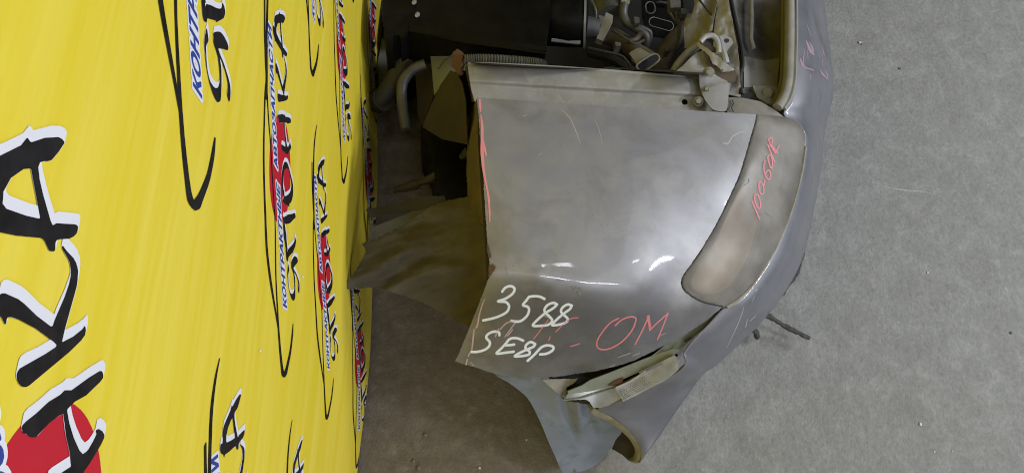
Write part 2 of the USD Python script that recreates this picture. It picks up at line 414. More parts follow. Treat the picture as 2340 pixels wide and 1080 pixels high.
# ------------------------------------------------------------------ banner
BD, BA, BC, BP = 0.2, -0.06235246, -0.00659690, 2.70877636     # unit (m), lean and sag of the sheet, spacing of the print
ROWS = {'b': (0.1238, 2.5077), 'c': (0.0, 0.0), 'd': (0.1136, -2.2048), 'e': (-0.0130, -4.8881)}


def banner_y(t):
    tt = t + 1.5
    return (1 + BA * tt + BC * tt * tt)


def banner_pt(s, t, lift=0.0):
    s, t = np.asarray(s, float), np.asarray(t, float)
    x, z, y = BD * s, CAM_H + BD * t, BD * banner_y(t)
    y = y - lift
    y = y + 0.005 * np.sin(x * 9 + z * 2.0) * np.clip((1.3 - z), 0, 1) + 0.010 * np.sin(x * 4.6 + 0.8 + z) * np.clip((0.95 - z), 0, 1)
    return np.stack([x, y, z], -1)


def to_banner(px, py):
    """(s, t) on the sheet seen at a photograph pixel."""
    r = rays(px, py)
    lo, hi = np.full(r.shape[:-1], 0.02), np.full(r.shape[:-1], 4.0)
    f = lambda k: (r[..., 1] * k) - BD * banner_y(r[..., 2] * k / BD)
    # march to the first crossing
    ks = np.linspace(0.02, 4.0, 900)
    val = np.stack([f(k) for k in ks], -1)
    i = np.argmax(val > 0, axis=-1)
    lo, hi = ks[np.maximum(i - 1, 0)], ks[i]
    for _ in range(40):
        m = (lo + hi) / 2
        pos = f(m) > 0
        hi = np.where(pos, m, hi); lo = np.where(pos, lo, m)
    k = (lo + hi) / 2
    return np.stack([r[..., 0] * k / BD, r[..., 2] * k / BD], -1)


banner = thing('banner', 'yellow printed advertising banner sheet hanging upright behind the cut car front', 'banner')
T_BOT, T_TOP, S_L, S_R = -10.53, 1.6, -9.0, 12.0
ns, nt = 260, 160
ss, tt = np.meshgrid(np.linspace(S_L, S_R, ns), np.linspace(T_BOT, T_TOP, nt), indexing='ij')
P = banner_pt(ss, tt)
i, j = np.meshgrid(np.arange(ns - 1), np.arange(nt - 1), indexing='ij'); a = (i * nt + j).ravel()
obj('sheet', thicken(P.reshape(-1, 3), np.vstack([np.column_stack([a, a + nt, a + nt + 1]), np.column_stack([a, a + nt + 1, a + 1])]), 0.001, toward=np.array([0, -1.0, 0])), 'banner_yellow', banner)

# the printed emblem, surveyed on the emblem that shows largest whole; crops scale 5.4, origin (590, y0)
def L(pts, y0):
    p = np.asarray(pts, float)
    return to_banner(590 + p[:, 0] / 5.4, y0 + p[:, 1] / 5.4)


def T(pts, ox, oy, k, row, col):
    p = np.asarray(pts, float)
    q = to_banner(ox + p[:, 0] / k, oy + p[:, 1] / k)
    return q - np.array([ROWS[row][0] - BP * col, ROWS[row][1]])


a_out = T([(342, 400), (315, 500), (285, 570), (312, 750), (325, 745), (355, 715), (374, 698), (372, 735), (355, 775), (325, 815), (322, 860), (308, 873), (296, 842), (270, 860), (240, 890), (205, 915), (196, 945), (190, 918), (170, 905), (160, 870), (165, 825), (182, 812), (184, 720), (195, 660), (225, 590), (250, 530), (262, 485), (272, 488), (300, 432), (330, 388), (342, 388)], 460, 800, 3.857, 'c', 1)
a_in = T([(270, 592), (290, 768), (260, 790), (220, 810), (213, 800), (215, 750), (230, 680), (255, 615)], 460, 800, 3.857, 'c', 1)
black = [
    T([(505, 110), (530, 145), (570, 190), (600, 220), (625, 280), (632, 340), (620, 450), (590, 560), (550, 700), (525, 790), (495, 905), (470, 930), (430, 900), (360, 850), (280, 790), (200, 745), (120, 710), (50, 700), (35, 765), (0, 700), (-15, 690), (-25, 600), (-18, 520), (30, 503), (120, 540), (190, 590), (270, 670), (350, 730), (415, 775), (440, 720), (490, 610), (530, 510), (565, 400), (575, 320), (560, 240), (530, 190), (500, 130)], 0, 530, 3.6, 'b', 1),
    T([(191.7, 744), (193, 760.5), (183, 777), (155.6, 803.6), (130.6, 824), (90.7, 857), (64.8, 879), (53, 883.5), (41.5, 877.8), (35, 862), (37.6, 846.7), (49, 836), (77.8, 822), (122, 794), (138, 782), (165, 768), (185, 752)], 0, 0, 1, 'b', 1),
    T([(890, 185), (900, 235), (870, 280), (750, 395), (650, 450), (560, 540), (500, 580), (400, 660), (320, 750), (280, 768), (200, 730), (180, 690), (200, 640), (300, 560), (420, 450), (520, 390), (560, 350), (620, 350), (700, 290), (850, 190)], 0, 800, 3.858, 'b', 1),
    T([(545, 530), (580, 530), (600, 640), (640, 770), (690, 880), (720, 915), (700, 970), (620, 1010), (605, 900), (570, 750), (560, 650)], 0, 800, 3.858, 'b', 1),
    T([(825, 715), (860, 690), (900, 720), (910, 760), (880, 830), (820, 930), (770, 1010), (700, 1100), (560, 1180), (480, 1240), (420, 1230), (400, 1170), (480, 1110), (600, 1030), (690, 985), (720, 915), (770, 870), (840, 740)], 0, 800, 3.858, 'b', 1),
    L([(302, 760), (310, 788), (345, 770), (360, 757), (400, 752), (452, 740), (462, 790), (438, 812), (400, 855), (370, 867), (338, 876), (325, 870), (342, 1000), (352, 1148), (358, 1185), (340, 1200), (325, 1098), (311, 998)], 350),
    T([(172, -70), (205, -75), (212, 70), (225, 45), (270, 55), (330, 85), (370, 92), (385, 70), (390, 30), (410, 70), (418, 130), (405, 185), (370, 208), (330, 232), (320, 213), (240, 190), (230, 225), (215, 230), (195, 200), (185, 130)], 420, 0, 4.5, 'b', 0),
    T([(228, 295), (208, 380), (205, 450), (212, 560), (225, 680), (250, 820), (290, 960), (330, 1040), (350, 1052), (372, 1030), (380, 930), (382, 860), (380, 720), (370, 640), (352, 560), (335, 515), (325, 520), (345, 590), (358, 700), (363, 780), (358, 860), (345, 900), (320, 908), (290, 880), (262, 830), (240, 740), (228, 640), (222, 540), (222, 475), (245, 425), (243, 380)], 420, 0, 4.5, 'b', 0),
    T([(303, 335), (375, 335), (440, 440), (447, 515), (400, 505), (340, 500), (335, 520), (325, 515), (308, 470), (298, 430), (298, 380)], 420, 0, 4.5, 'b', 0),
    T([(345, 540), (385, 650), (415, 720), (438, 810), (447, 880), (440, 970), (462, 1048), (475, 950), (465, 850), (430, 730), (400, 640), (370, 570), (348, 510), (336, 505)], 420, 0, 4.5, 'b', 0),
]
o_out = L([(330, 105), (360, 120), (385, 190), (405, 270), (428, 360), (433, 450), (428, 530), (408, 600), (385, 625), (385, 660), (360, 640), (320, 620), (302, 580), (310, 545), (298, 480), (286, 380), (287, 280), (300, 180), (315, 130)], 350)
o_in = L([(340, 190), (320, 220), (308, 300), (305, 400), (320, 480), (327, 530), (380, 500), (405, 440), (410, 350), (395, 270), (380, 200), (360, 188)], 350)
rnd = lambda q: q.buffer(0.004).buffer(-0.008).buffer(0.004)
fix = lambda a: (lambda q: q if q.is_valid else q.buffer(0))(Polygon(a))
letters = rnd(unary_union([fix(spline(b, 4, True)) for b in black] + [fix(spline(o_out, 4, True)).difference(fix(spline(o_in, 4, True))), fix(spline(a_out, 4, True)).difference(fix(a_in))]))
# white brush edge: the lettering shifted up and to the reader's right
d_w = to_banner(np.array([140.0, 135.0]), np.array([285.0, 307.0])); d_w = d_w[0] - d_w[1]
white = unary_union([affinity.translate(letters, d_w[0] * k, d_w[1] * k) for k in np.linspace(0.15, 1, 8)]).buffer(0.004).difference(letters.buffer(-0.004))
# swoosh: single line of the pen
def S(pts):
    p = np.asarray(pts, float)
    left, right = to_banner(p[:, 0] - p[:, 2] / 2, p[:, 1]), to_banner(p[:, 0] + p[:, 2] / 2, p[:, 1])
    l, r = spline(left, 5), spline(right, 5)
    return fix(np.vstack([l, r[::-1]]))


off4 = to_banner(np.array([733.0]), np.array([617.0]))[0] - to_banner(np.array([633.0]), np.array([385.0]))[0]
top4 = affinity.translate(S([(724, 281, .6), (721, 300, 1.6), (718.5, 329, 2.0), (717.5, 359, 2.0), (717, 403, 2.0), (717, 440, 2.1), (717.5, 480, 2.2), (717.5, 520, 2.2)]), -off4[0], -off4[1])
outer = S([(606, 130, 3.2), (608, 180, 3.2), (605, 215, 2.6), (603, 280, 2.6), (602, 350, 3.0), (603, 420, 3.2), (604.5, 461, 3.4), (607.6, 550, 4.0), (611, 594, 4.2), (618, 650, 4.2), (629, 720, 2.8), (634.5, 758, 1.6)])
inner = S([(608, 185, 3.0), (611, 240, 2.0), (614.5, 290, 1.8), (618, 330, 1.6), (623, 420, 1.6), (628, 505, 1.6), (628.6, 560, 1.8), (629, 631, 2.0), (632.6, 720, 2.8), (634.5, 758, 3.2), (637.5, 800, 4.0), (641.5, 840, 5.0), (645, 856, 8.0), (646.6, 861, 3.0)])
hook = S([(646.6, 861, 3.0), (649, 853, 7.0), (653, 838, 5.0), (658, 815, 4.2), (661.5, 795, 3.4), (665, 765, 2.8), (667, 739, 1.0)])
body = S([(604, 0, 2.6), (604, 40, 2.8), (604.3, 74, 3.0), (606, 130, 3.4)])
swoosh = unary_union([top4, body, outer, inner, hook]).buffer(0.0015)
# red disc
dp = to_banner(np.array([634, 628, 620, 616, 615, 616, 620, 627, 635, 641, 655, 660, 663, 664, 664.]), np.array([261, 283, 315, 350, 380, 420, 455, 490, 510, 520, 283, 310, 340, 370, 400.]))
A = np.column_stack([dp[:, 0] ** 2 + dp[:, 1] ** 2, dp[:, 0], dp[:, 1], np.ones(len(dp))])
c0, r0 = dp.mean(0), None
A = np.column_stack([2 * dp, np.ones(len(dp))]); sol = np.linalg.lstsq(A, (dp ** 2).sum(1), rcond=None)[0]
disc = Point(sol[:2]).buffer(math.sqrt(sol[2] + (sol[:2] ** 2).sum()), 40)


def text_shape(text):
    from PIL import Image, ImageDraw, ImageFont
    font = ImageFont.truetype(glob.glob('/opt/blender-*/*/datafiles/fonts/Inter.woff2')[0], 96)
    x0, y0, x1, y1 = font.getbbox(text, anchor='ls', stroke_width=3)
    im = Image.new('L', (x1 - x0 + 8, y1 - y0 + 8))
    ImageDraw.Draw(im).text((4 - x0, 4 - y0), text, 255, font, anchor='ls', stroke_width=3)
    on = np.pad(np.asarray(im) > 127, ((0, 0), (1, 1))).astype(np.int8)
    rows, st = np.nonzero(np.diff(on, axis=1) == 1); en = np.nonzero(np.diff(on, axis=1) == -1)[1]
    sh = unary_union([shapely.box(a, -r - 1, b, -r) for r, a, b in zip(rows, st, en)]).buffer(1.6).buffer(-1.6).simplify(0.7)
    b = sh.bounds
    return affinity.affine_transform(sh, [1 / (b[2] - b[0]), 0, 0, 1 / (b[3] - b[1]), -b[0] / (b[2] - b[0]), -b[1] / (b[3] - b[1])])


def fit_text(text, p00, p10, p01):
    """Text filling the parallelogram of banner points under pixels p00 (baseline start), p10 (baseline end), p01 (cap top start)."""
    q = to_banner(np.array([p00[0], p10[0], p01[0]], float), np.array([p00[1], p10[1], p01[1]], float))
    ex, ey = q[1] - q[0], q[2] - q[0]
    return affinity.affine_transform(text_shape(text), [ex[0], ey[0], ex[1], ey[1], q[0][0], q[0][1]])


blue = unary_union([fit_text('КОНТРАКТНЫЕ', (654, 704), (640, 428), (645, 698)), fit_text('АВТОЗАПЧАСТИ', (635.5, 387), (620, 66), (626.5, 380))]).buffer(0.001)
blue_edge = blue.buffer(0.018)


def printed(shape, ds, dt, lift, name, m, parent, h=0.085, cut=True):
    shape = affinity.translate(shape, ds, dt)
    if cut:
        shape = shape.intersection(shapely.box(S_L, T_BOT + 0.02, S_R, T_TOP - 0.05))
    if shape.is_empty:
        return None
    shape = shape.simplify(0.0015)
    v, f = [], []
    off = 0
    for g in getattr(shape, 'geoms', [shape]):
        if g.geom_type != 'Polygon' or g.area < 1e-5:
            continue
        g = g.segmentize(h)
        a, b = trimesh.creation.triangulate_polygon(g, engine='earcut')
        v.append(a); f.append(b + off); off += len(a)
    if not v:
        return None
    v, f = np.vstack(v), np.vstack(f)
    v3, f = trimesh.remesh.subdivide_to_size(np.column_stack([v, 0 * v[:, 0]]), f, h * 1.6)
    tr = trimesh.Trimesh(v3, f)            # merge
    P = banner_pt(tr.vertices[:, 0], tr.vertices[:, 1], lift)
    nrm = vnormals(P, tr.faces)
    fc = tr.faces if nrm[:, 1].mean() < 0 else tr.faces[:, ::-1]
    return obj(name, (P, fc), m, parent, smooth=True)


def visible(ds, dt):
    P = banner_pt(*(np.array([[1.3, 4.4, 1.3, 4.4, 2.7], [-6.3, -6.3, -3.9, -3.9, -5]]) + [[ds], [dt]]))
    c = (P - CAM) @ R
    x, y = 1170 + F * c[:, 0] / c[:, 2], 540 + F * c[:, 1] / c[:, 2]
    return x.max() > -30 and x.min() < 960 and y.max() > -60 and y.min() < 1140 and (c[:, 2] > 0.05).all()


for rk, (rs, rt) in ROWS.items():
    for col in range(-4, 5):
        ds, dt = rs - BP * col, rt
        if not visible(ds, dt):
            continue
        e = printed(unary_union([letters, swoosh]), ds, dt, 0.00070, 'printed_emblem', 'print_black', banner)
        if e is None:
            continue
        printed(disc, ds, dt, 0.00018, 'red_disc', 'print_red', e)
        printed(white, ds, dt, 0.00054, 'white_brush_edge', 'print_white', e)
        printed(blue_edge, ds, dt, 0.00035, 'white_outline', 'print_white', e)
        printed(blue, ds, dt, 0.00052, 'blue_lettering', 'print_blue', e)

for x, y, r in ((690, 632, 2.6), (592, 801, 3.0), (640, 262, 0.1)):
    q = to_banner(np.array([x, x + r, x, x - r], float), np.array([y - r * 1.2, y, y + r, y + .3 * r], float))
    if r > 1:
        printed(fix(q), 0, 0, 0.0009, 'pinhole_flaw', 'print_white', banner)

# ------------------------------------------------------------------ the cut front end of the car
car = thing('car_front_end', 'dusty silver grey front corner cut off a car, standing on the concrete floor', 'car part')

nose = zfield([
    (1092, 222, .655), (1250, 235, .662), (1420, 246, .664), (1580, 253, .658), (1728, 262, .640), (1838, 300, .595),
    (1103, 330, .672), (1250, 350, .682), (1420, 365, .682), (1560, 375, .670), (1700, 365, .645), (1832, 390, .585),
    (1112, 450, .674), (1250, 470, .684), (1400, 480, .684), (1530, 475, .670), (1668, 450, .640), (1805, 480, .575),
    (1120, 560, .660), (1250, 570, .670), (1380, 575, .668), (1490, 570, .655), (1610, 560, .625), (1750, 600, .560),
    (1118, 618, .640), (1230, 632, .648), (1350, 648, .642), (1460, 650, .630), (1558, 640, .600), (1690, 670, .545),
    (1110, 655, .605), (1220, 668, .610), (1340, 686, .605), (1470, 690, .592), (1590, 690, .570),
    (1085, 730, .500), (1200, 745, .505), (1340, 755, .510), (1480, 745, .520), (1640, 700, .545),
    (1060, 790, .420), (1190, 815, .415), (1330, 815, .425), (1480, 782, .475),
    (1040, 825, .375), (1180, 860, .355), (1320, 851, .375), (1470, 812, .440), (1600, 740, .515)], smooth=2e-5)

lens_back = [(1729, 262), (1722, 290), (1712, 325), (1700, 365), (1685, 410), (1664, 455), (1643, 500), (1620, 540), (1595, 580), (1570, 615), (1558, 634), (1556, 650), (1563, 664), (1580, 678), (1605, 690), (1635, 697), (1652, 701)]
cut_edge = [(1040, 825), (1052, 800), (1066, 765), (1078, 735), (1090, 705), (1103, 672), (1113, 645), (1120, 628), (1119, 605), (1116, 575), (1113, 545), (1111, 510), (1107, 450), (1104, 390), (1099, 330), (1094, 270), (1090, 223)]
top_edge = [(1250, 234), (1420, 245), (1580, 252)]
bottom_edge = [(1610, 735), (1575, 757), (1540, 776), (1490, 803), (1440, 826), (1380, 843), (1320, 853), (1250, 862), (1190, 862), (1140, 855), (1090, 840)]
fender_poly = np.vstack([spline(cut_edge, 4), top_edge, spline(lens_back, 3), spline(bottom_edge, 4)])
fender = obj('fender', patch(fender_poly, nose, h=7, thick=0.0016, jag=0.5), 'car_paint', car, smooth=60)


def marks(shape, name, m, parent, zf=nose, lift=0.0006, label=None, h=3.0):
    """Paint lying on a surveyed surface."""
    v, t = triangulate(shape, h)
    P = W(v[:, 0], v[:, 1], zf(v))
    g = 1.0
    dx = W(v[:, 0] + g, v[:, 1], zf(v + [g, 0])) - W(v[:, 0] - g, v[:, 1], zf(v - [g, 0]))
    dy = W(v[:, 0], v[:, 1] + g, zf(v + [0, g])) - W(v[:, 0], v[:, 1] - g, zf(v - [0, g]))
    nn = np.cross(dx, dy); nn /= np.linalg.norm(nn, axis=1, keepdims=True)
    nn *= np.sign((nn * (CAM - P)).sum(1))[:, None]
    return obj(name, thicken(P + nn * lift, t, lift * 0.8), m, parent, smooth=False, label=label)


def C5(pts, w, s=3.176, ox=1020, oy=560):
    p = np.asarray(pts, float)
    return [(ox + a / s, oy + b / s, w) for a, b in p[:, :2]]


digits = {
    'painted_number': [[(405, 335), (430, 305), (470, 295), (495, 315), (480, 350), (430, 385), (375, 405), (430, 410), (455, 440), (440, 480), (390, 510), (330, 530), (268, 543)],
                       [(600, 372), (640, 368), (680, 372), (712, 388)], [(600, 372), (578, 402), (556, 432), (590, 445), (600, 470), (585, 510), (545, 545), (510, 552), (472, 546)],
                       [(803, 428), (775, 416), (735, 432), (712, 465), (722, 492), (748, 515), (768, 545), (740, 574), (690, 582), (628, 580), (660, 540), (715, 492), (775, 455), (803, 428)],
                       [(910, 436), (880, 428), (845, 448), (832, 480), (858, 508), (882, 535), (862, 560), (815, 574), (768, 577), (800, 538), (850, 495), (895, 462), (910, 436)]],
    'painted_code': [[(385, 650), (380, 630), (340, 625), (300, 645), (290, 670), (315, 700), (310, 730), (280, 755), (230, 770), (182, 772)],
                     [(558, 690), (510, 672), (462, 677), (430, 712), (400, 745), (365, 783), (430, 777), (488, 770)], [(432, 724), (460, 722), (492, 718)],
                     [(645, 715), (612, 700), (582, 718), (575, 745), (604, 770), (598, 790), (560, 800), (497, 804), (530, 780), (590, 752), (630, 735), (645, 715)],
                     [(590, 836), (640, 790), (690, 738), (735, 724), (775, 735), (770, 760), (730, 783), (680, 790)]],
}
for nm, st in digits.items():
    marks(unary_union([stroke(C5(s, 5.6)) for s in st]), nm, 'paint_marker', fender)
pink_letters = [[(1225, 580), (1270, 540), (1330, 518), (1372, 525), (1370, 560), (1340, 625), (1270, 700), (1190, 745), (1130, 755), (1095, 735), (1095, 690), (1130, 630), (1190, 560), (1250, 528)],
                [(1370, 715), (1420, 620), (1470, 510)], [(1470, 510), (1470, 560), (1475, 615)], [(1475, 615), (1530, 560), (1608, 492)], [(1608, 492), (1570, 590), (1532, 680)]]
marks(unary_union([stroke(C5(s, 3.4)) for s in pink_letters] + [stroke([(1481, 723, 7), (1485, 745, 6)])]), 'pink_letters', 'pink_crayon', fender)
for q in [[(635, 675), (670, 630), (700, 590), (740, 538)], [(795, 625), (850, 570), (905, 530), (955, 525)], [(752, 662), (742, 690)], [(900, 732), (965, 712)]]:
    marks(stroke(C5(q, 2.6)), 'pink_tick', 'pink_crayon', fender)
marks(unary_union([stroke(C5(s, 2.8)) for s in [[(355, 662), (378, 605)], [(390, 608), (440, 560), (510, 545)], [(425, 662), (470, 600), (500, 560)], [(445, 655), (480, 610)]]]), 'faded_pink_marks', 'pink_faded', fender)
marks(unary_union([stroke([(x, y, w) for x, y, w in s]) for s in [[(1107, 683, 2), (1097, 712, 3), (1091, 742, 4), (1087, 748, 3)], [(1083, 752, 3), (1081, 775, 4), (1078, 800, 3)], [(1073, 806, 3), (1070, 813, 3)], [(1068, 820, 3), (1065, 832, 3)]]]), 'faded_edge_line', 'pink_faded', fender)
marks(unary_union([stroke(s) for s in [[(1096, 228, 4), (1097, 240, 5), (1098, 254, 3)], [(1099, 263, 3), (1102, 290, 6), (1102, 315, 6), (1102, 345, 8), (1104, 380, 6)], [(1103, 318, 4), (1108, 340, 5), (1111, 355, 4)], [(1104, 380, 6), (1108, 405, 5), (1113, 430, 4), (1117, 455, 5), (1118, 470, 4)], [(1118, 470, 4), (1119, 490, 4), (1119, 508, 2)]]]), 'pink_edge_line', 'pink_bright', fender)
for q in [[(1652, 327, 2), (1664, 327, 2.4), (1674, 312, 2), (1690, 303, 1.6), (1703, 300, 1)], [(1283, 250, 1), (1302, 270, 1.6), (1316, 300, 2), (1326, 328, 1)], [(1360, 275, .8), (1370, 300, 1.2), (1376, 330, .8)], [(1195, 265, 1), (1204, 262, 1)], [(1230, 355, 1.2), (1238, 350, 1)],
     [(1412, 816, 1), (1440, 806, 1.6)], [(1446, 812, 1.2), (1462, 806, 1.2)], [(1392, 838, 1), (1406, 832, 1.2)], [(1240, 720, 1), (1256, 726, 1.4)], [(1505, 768, 1.2), (1522, 760, 1)], [(1075, 826, 1), (1082, 834, 1.4)]]:
    marks(stroke(q), 'scratch', 'scratch_white', fender, lift=0.0003)
chip = Polygon([(1302, 652), (1320, 654), (1330, 660), (1324, 664), (1328, 674), (1322, 676), (1316, 666), (1306, 660)])
for q in (chip, stroke([(1264, 643, 1), (1274, 639, 1.6), (1284, 641, .8)]), stroke([(1155, 600, .6), (1157, 620, 1), (1158, 628, .6)])):
    marks(q, 'paint_chip', 'chip_grey', fender, lift=0.0003)
for q in ([(1113, 555), (1119, 575), (1121, 588), (1117, 590), (1112, 570)], [(1117, 606), (1126, 602), (1133, 612), (1128, 620), (1122, 628), (1116, 632)]):
    obj('rusty_flake', patch(q, lambda p: nose(p) + 0.004, h=3, thick=0.002, jag=0.6, bump=0.002, bscale=90), 'rust', fender)
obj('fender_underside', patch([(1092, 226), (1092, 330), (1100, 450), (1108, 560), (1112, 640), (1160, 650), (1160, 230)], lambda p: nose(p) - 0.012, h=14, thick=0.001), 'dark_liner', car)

# headlight
lens_poly = np.vstack([np.array(lens_back) + [2.2, 0.6], spline([(1660, 697), (1690, 677), (1712, 656), (1740, 622), (1764, 580), (1790, 530), (1808, 480), (1822, 430), (1832, 380), (1838, 330), (1837, 302), (1826, 282), (1806, 270), (1775, 265)], 3)])
LP = Polygon(lens_poly).buffer(0)
def dome(p):
    d = np.array([LP.exterior.distance(Point(x)) for x in p[:, :2]])
    return nose(p) - 0.004 * np.exp(-d / 7.0)
head = obj('headlight', patch(LP, dome, h=7, thick=0.003), 'headlight_lens', car, smooth=70)
obj('lamp_bucket', patch(LP.buffer(-1), lambda p: nose(p) - 0.055 * (1 - np.exp(-np.array([LP.exterior.distance(Point(x)) for x in p]) / 22.0)) - 0.008, h=9, thick=0.002), 'lamp_bucket', head)
bowl = Polygon(spline([(1704, 415), (1728, 455), (1726, 520), (1706, 585), (1676, 640), (1640, 668), (1600, 668), (1580, 648), (1598, 606), (1636, 548), (1668, 480)], 4, True)).intersection(LP.buffer(-7))
obj('reflector_bowl', patch(bowl, lambda p: nose(p) - 0.010 - 0.036 * (1 - np.exp(-np.array([bowl.exterior.distance(Point(x)) for x in p]) / 24.0)), h=6, thick=0.002), 'reflector', head)
obj('reflector_ridge', tube(W(*np.array([(x, y, nose([(x, y)])[0] - .030) for x, y in spline([(1722, 300), (1748, 360), (1752, 430), (1742, 520), (1715, 605), (1680, 660)], 4)]).T), .006, 8), 'lamp_bucket', head)
rim_line = spline(lens_back, 3)
obj('seam', tube(W(rim_line[:, 0], rim_line[:, 1], nose(rim_line) - 0.0016), 0.0017, 8), 'seam_dark', head)
zh = dome
text100 = [[(550, 603), (532, 560), (514, 518)], [(545, 487), (530, 485), (527, 510), (540, 545), (553, 552), (556, 525), (545, 487)], [(561, 425), (549, 425), (548, 455), (556, 478), (570, 480), (572, 450), (561, 425)],
           [(573, 440), (577, 412)], [(578, 318), (572, 350), (582, 395), (598, 410), (606, 385), (595, 365), (582, 378)], [(607, 350), (613, 357)], [(590, 300), (604, 350), (613, 352)], [(590, 300), (605, 290), (615, 320), (613, 352)], [(592, 240), (612, 290), (626, 325)], [(595, 212), (610, 250), (630, 282)], [(595, 212), (612, 206), (612, 238), (602, 246)], [(612, 245), (640, 280)], [(630, 280), (648, 244)]]
marks(unary_union([stroke(C5(s, 3.0, 2.161, 1480, 220)) for s in text100]), 'pink_lot_code', 'pink_crayon', head, zf=lambda p: nose(p), lift=0.0008)
for q in [[(1748, 486, .8), (1757, 492, 1), (1765, 498, .6)], [(1700, 424, .8), (1710, 417, 1.4), (1711, 408, 1)], [(1736, 488, 2.4), (1740, 492, 1.6)]]:
    marks(stroke(q), 'lens_scuff', 'chip_grey', head, zf=lambda p: nose(p), lift=0.0005)

# bumper: inner edge, shoulder, silhouette, each (x, y, z)
ins = [(1819, -40, .600), (1818, 60, .600), (1817, 150, .598), (1806, 232, .595), (1792, 262, .590), (1836, 298, .575), (1838, 335, .572), (1830, 395, .566), (1812, 470, .558), (1786, 540, .550), (1753, 603, .540), (1712, 660, .530), (1682, 690, .526), (1653, 704, .522), (1618, 742, .505), (1585, 775, .488), (1562, 806, .470)]
sil = [(1879, -40, .43), (1890, 60, .43), (1903, 165, .43), (1903, 225, .43), (1891, 270, .43), (1882, 325, .43), (1879, 360, .43), (1872, 415, .43), (1860, 480, .42), (1845, 550, .41), (1826, 610, .40), (1793, 668, .39), (1762, 710, .38), (1725, 752, .37), (1690, 785, .36), (1658, 815, .35), (1632, 838, .34)]
ins, sil = spline(ins, 4), spline(sil, 4)
# bumper corner below the lamp
rec = [(1563, 808, .470), (1567, 826, .462), (1561, 840, .455), (1541, 855, .44), (1515, 867, .425), (1485, 880, .405), (1456, 896, .385), (1420, 915, .36), (1390, 927, .34), (1366, 935, .325), (1400, 952, .29), (1423, 970, .265), (1441, 988, .24), (1455, 1006, .22), (1464, 1028, .20), (1463, 1050, .18)]
out = [(1632, 838, .34), (1618, 846, .335), (1610, 852, .33), (1604, 858, .325), (1598, 866, .32), (1590, 876, .31), (1580, 890, .30), (1568, 907, .29), (1556, 924, .28), (1542, 944, .265), (1526, 967, .25), (1512, 988, .235), (1498, 1008, .222), (1486, 1024, .21), (1474, 1040, .195), (1462, 1056, .178)]
rec, out = spline(rec, 3), spline(out, 3)
def bumper_mesh():
    a, b = np.vstack([ins, rec[1:]]), np.vstack([sil, out[1:]])
    n1 = len(ins)
    w = np.clip((np.arange(len(a)) - n1 + 14) / 22.0, 0, 1); w = (w * w * (3 - 2 * w))[:, None]
    pa = [(0, 0), (.08, .02), (.2, .05), (.34, .10), (.46, .17), (.56, .26), (.66, .38), (.76, .52), (.86, .70), (.94, .87), (1, 1)]
    pb = [(0, 0), (.015, .005), (.10, .06), (.22, .15), (.35, .27), (.48, .40), (.6, .53), (.72, .67), (.84, .81), (.94, .93), (1, 1)]
    rows = []
    for (f1, z1), (f2, z2) in zip(pa, pb):
        f, zz = f1 + (f2 - f1) * w, z1 + (z2 - z1) * w[:, 0]
        p = a[:, :2] * (1 - f) + b[:, :2] * f
        rows.append(W(p[:, 0], p[:, 1], a[:, 2] * (1 - zz) + b[:, 2] * zz))
    last = rows[-1]
    cen = W(1300.0, 520.0, 0.3)
    d = cen - last; d[:, 2] = 0; d /= np.linalg.norm(d, axis=1, keepdims=True)
    for inn, zz in ((0.004, 0.75), (0.018, 0.45), (0.05, 0.12)):
        q = last + d * inn; q[:, 2] = 0.008 + (last[:, 2] - 0.008) * zz; rows.append(q)
    return loft(np.array(rows), 0.003)


bm_ = bumper_mesh()
bumper = obj('bumper', bm_, 'bumper_paint', car, smooth=70)
from scipy.interpolate import LinearNDInterpolator
nv = len(ins) + len(rec) - 1
bv = bm_.vertices[:nv * 11]
bc = (bv - CAM) @ R
bz_ = LinearNDInterpolator(np.column_stack([1170 + F * bc[:, 0] / bc[:, 2], 540 + F * bc[:, 1] / bc[:, 2]]), bv[:, 2])
bump_z = lambda p: np.nan_to_num(bz_(np.asarray(p, float)[:, :2]), nan=0.55)
edge = spline([(1358, 931, .322), (1396, 951, .29), (1423, 970, .262), (1441, 988, .238), (1455, 1006, .218), (1465, 1028, .198), (1463, 1048, .18), (1452, 1057, .17)], 5)
lip = []
for dx, dy, dz in ((0, 0, 0), (-6, 3, -.004), (-12, 8, -.012), (-17, 14, -.03)):
    lip.append(W(edge[:, 0] + dx * np.linspace(.5, 1, len(edge)), edge[:, 1] + dy * np.linspace(1, -0.6, len(edge)), edge[:, 2] + dz))
obj('bumper_lip', loft(np.array(lip), 0.002), 'grime', car)
obj('bumper_void_shade', patch([(1398, 1024, .07), (1415, 985, .14), (1440, 985, .16), (1458, 1008, .15), (1462, 1035, .12), (1452, 1056, .10)], None, h=8), 'dark_liner', car)  # dark sheet standing in for the shaded void inside the bumper end
obj('bumper_strut', patch([(1400, 1020, .06), (1409, 1008, .06), (1450, 1045, .08), (1453, 1058, .08)], None, h=8, thick=.006), 'arm_metal', car)
for q in [[(1843, 55, .6), (1848, 70, 1.6), (1853, 84, 1.0)], [(1842, 92, 1), (1846, 104, 5), (1853, 118, 7), (1860, 126, 2)], [(1848, 96, 1), (1856, 110, 4), (1858, 122, 1)], [(1839, 112, .8), (1836, 132, 2), (1835, 150, 1)], [(1844, 112, .8), (1846, 135, 1.4)], [(1828, 134, 2), (1833, 146, 6), (1838, 154, 3), (1856, 160, 2.4), (1858, 163, .8)],
          [(1874, 160, 1.4), (1880, 170, 4), (1889, 180, 2)], [(1877, 104, .8), (1881, 118, 2), (1884, 128, .8)], [(1849, 168, .8), (1852, 176, 2), (1852, 184, .8)], [(1884, 160, 1), (1890, 172, 2.4), (1891, 184, 1)], [(1878, 135, .8), (1880, 150, 1.4)]]:
    marks(stroke(q), 'smeared_pink_mark', 'pink_smear', bumper, zf=bump_z, lift=0.0006)
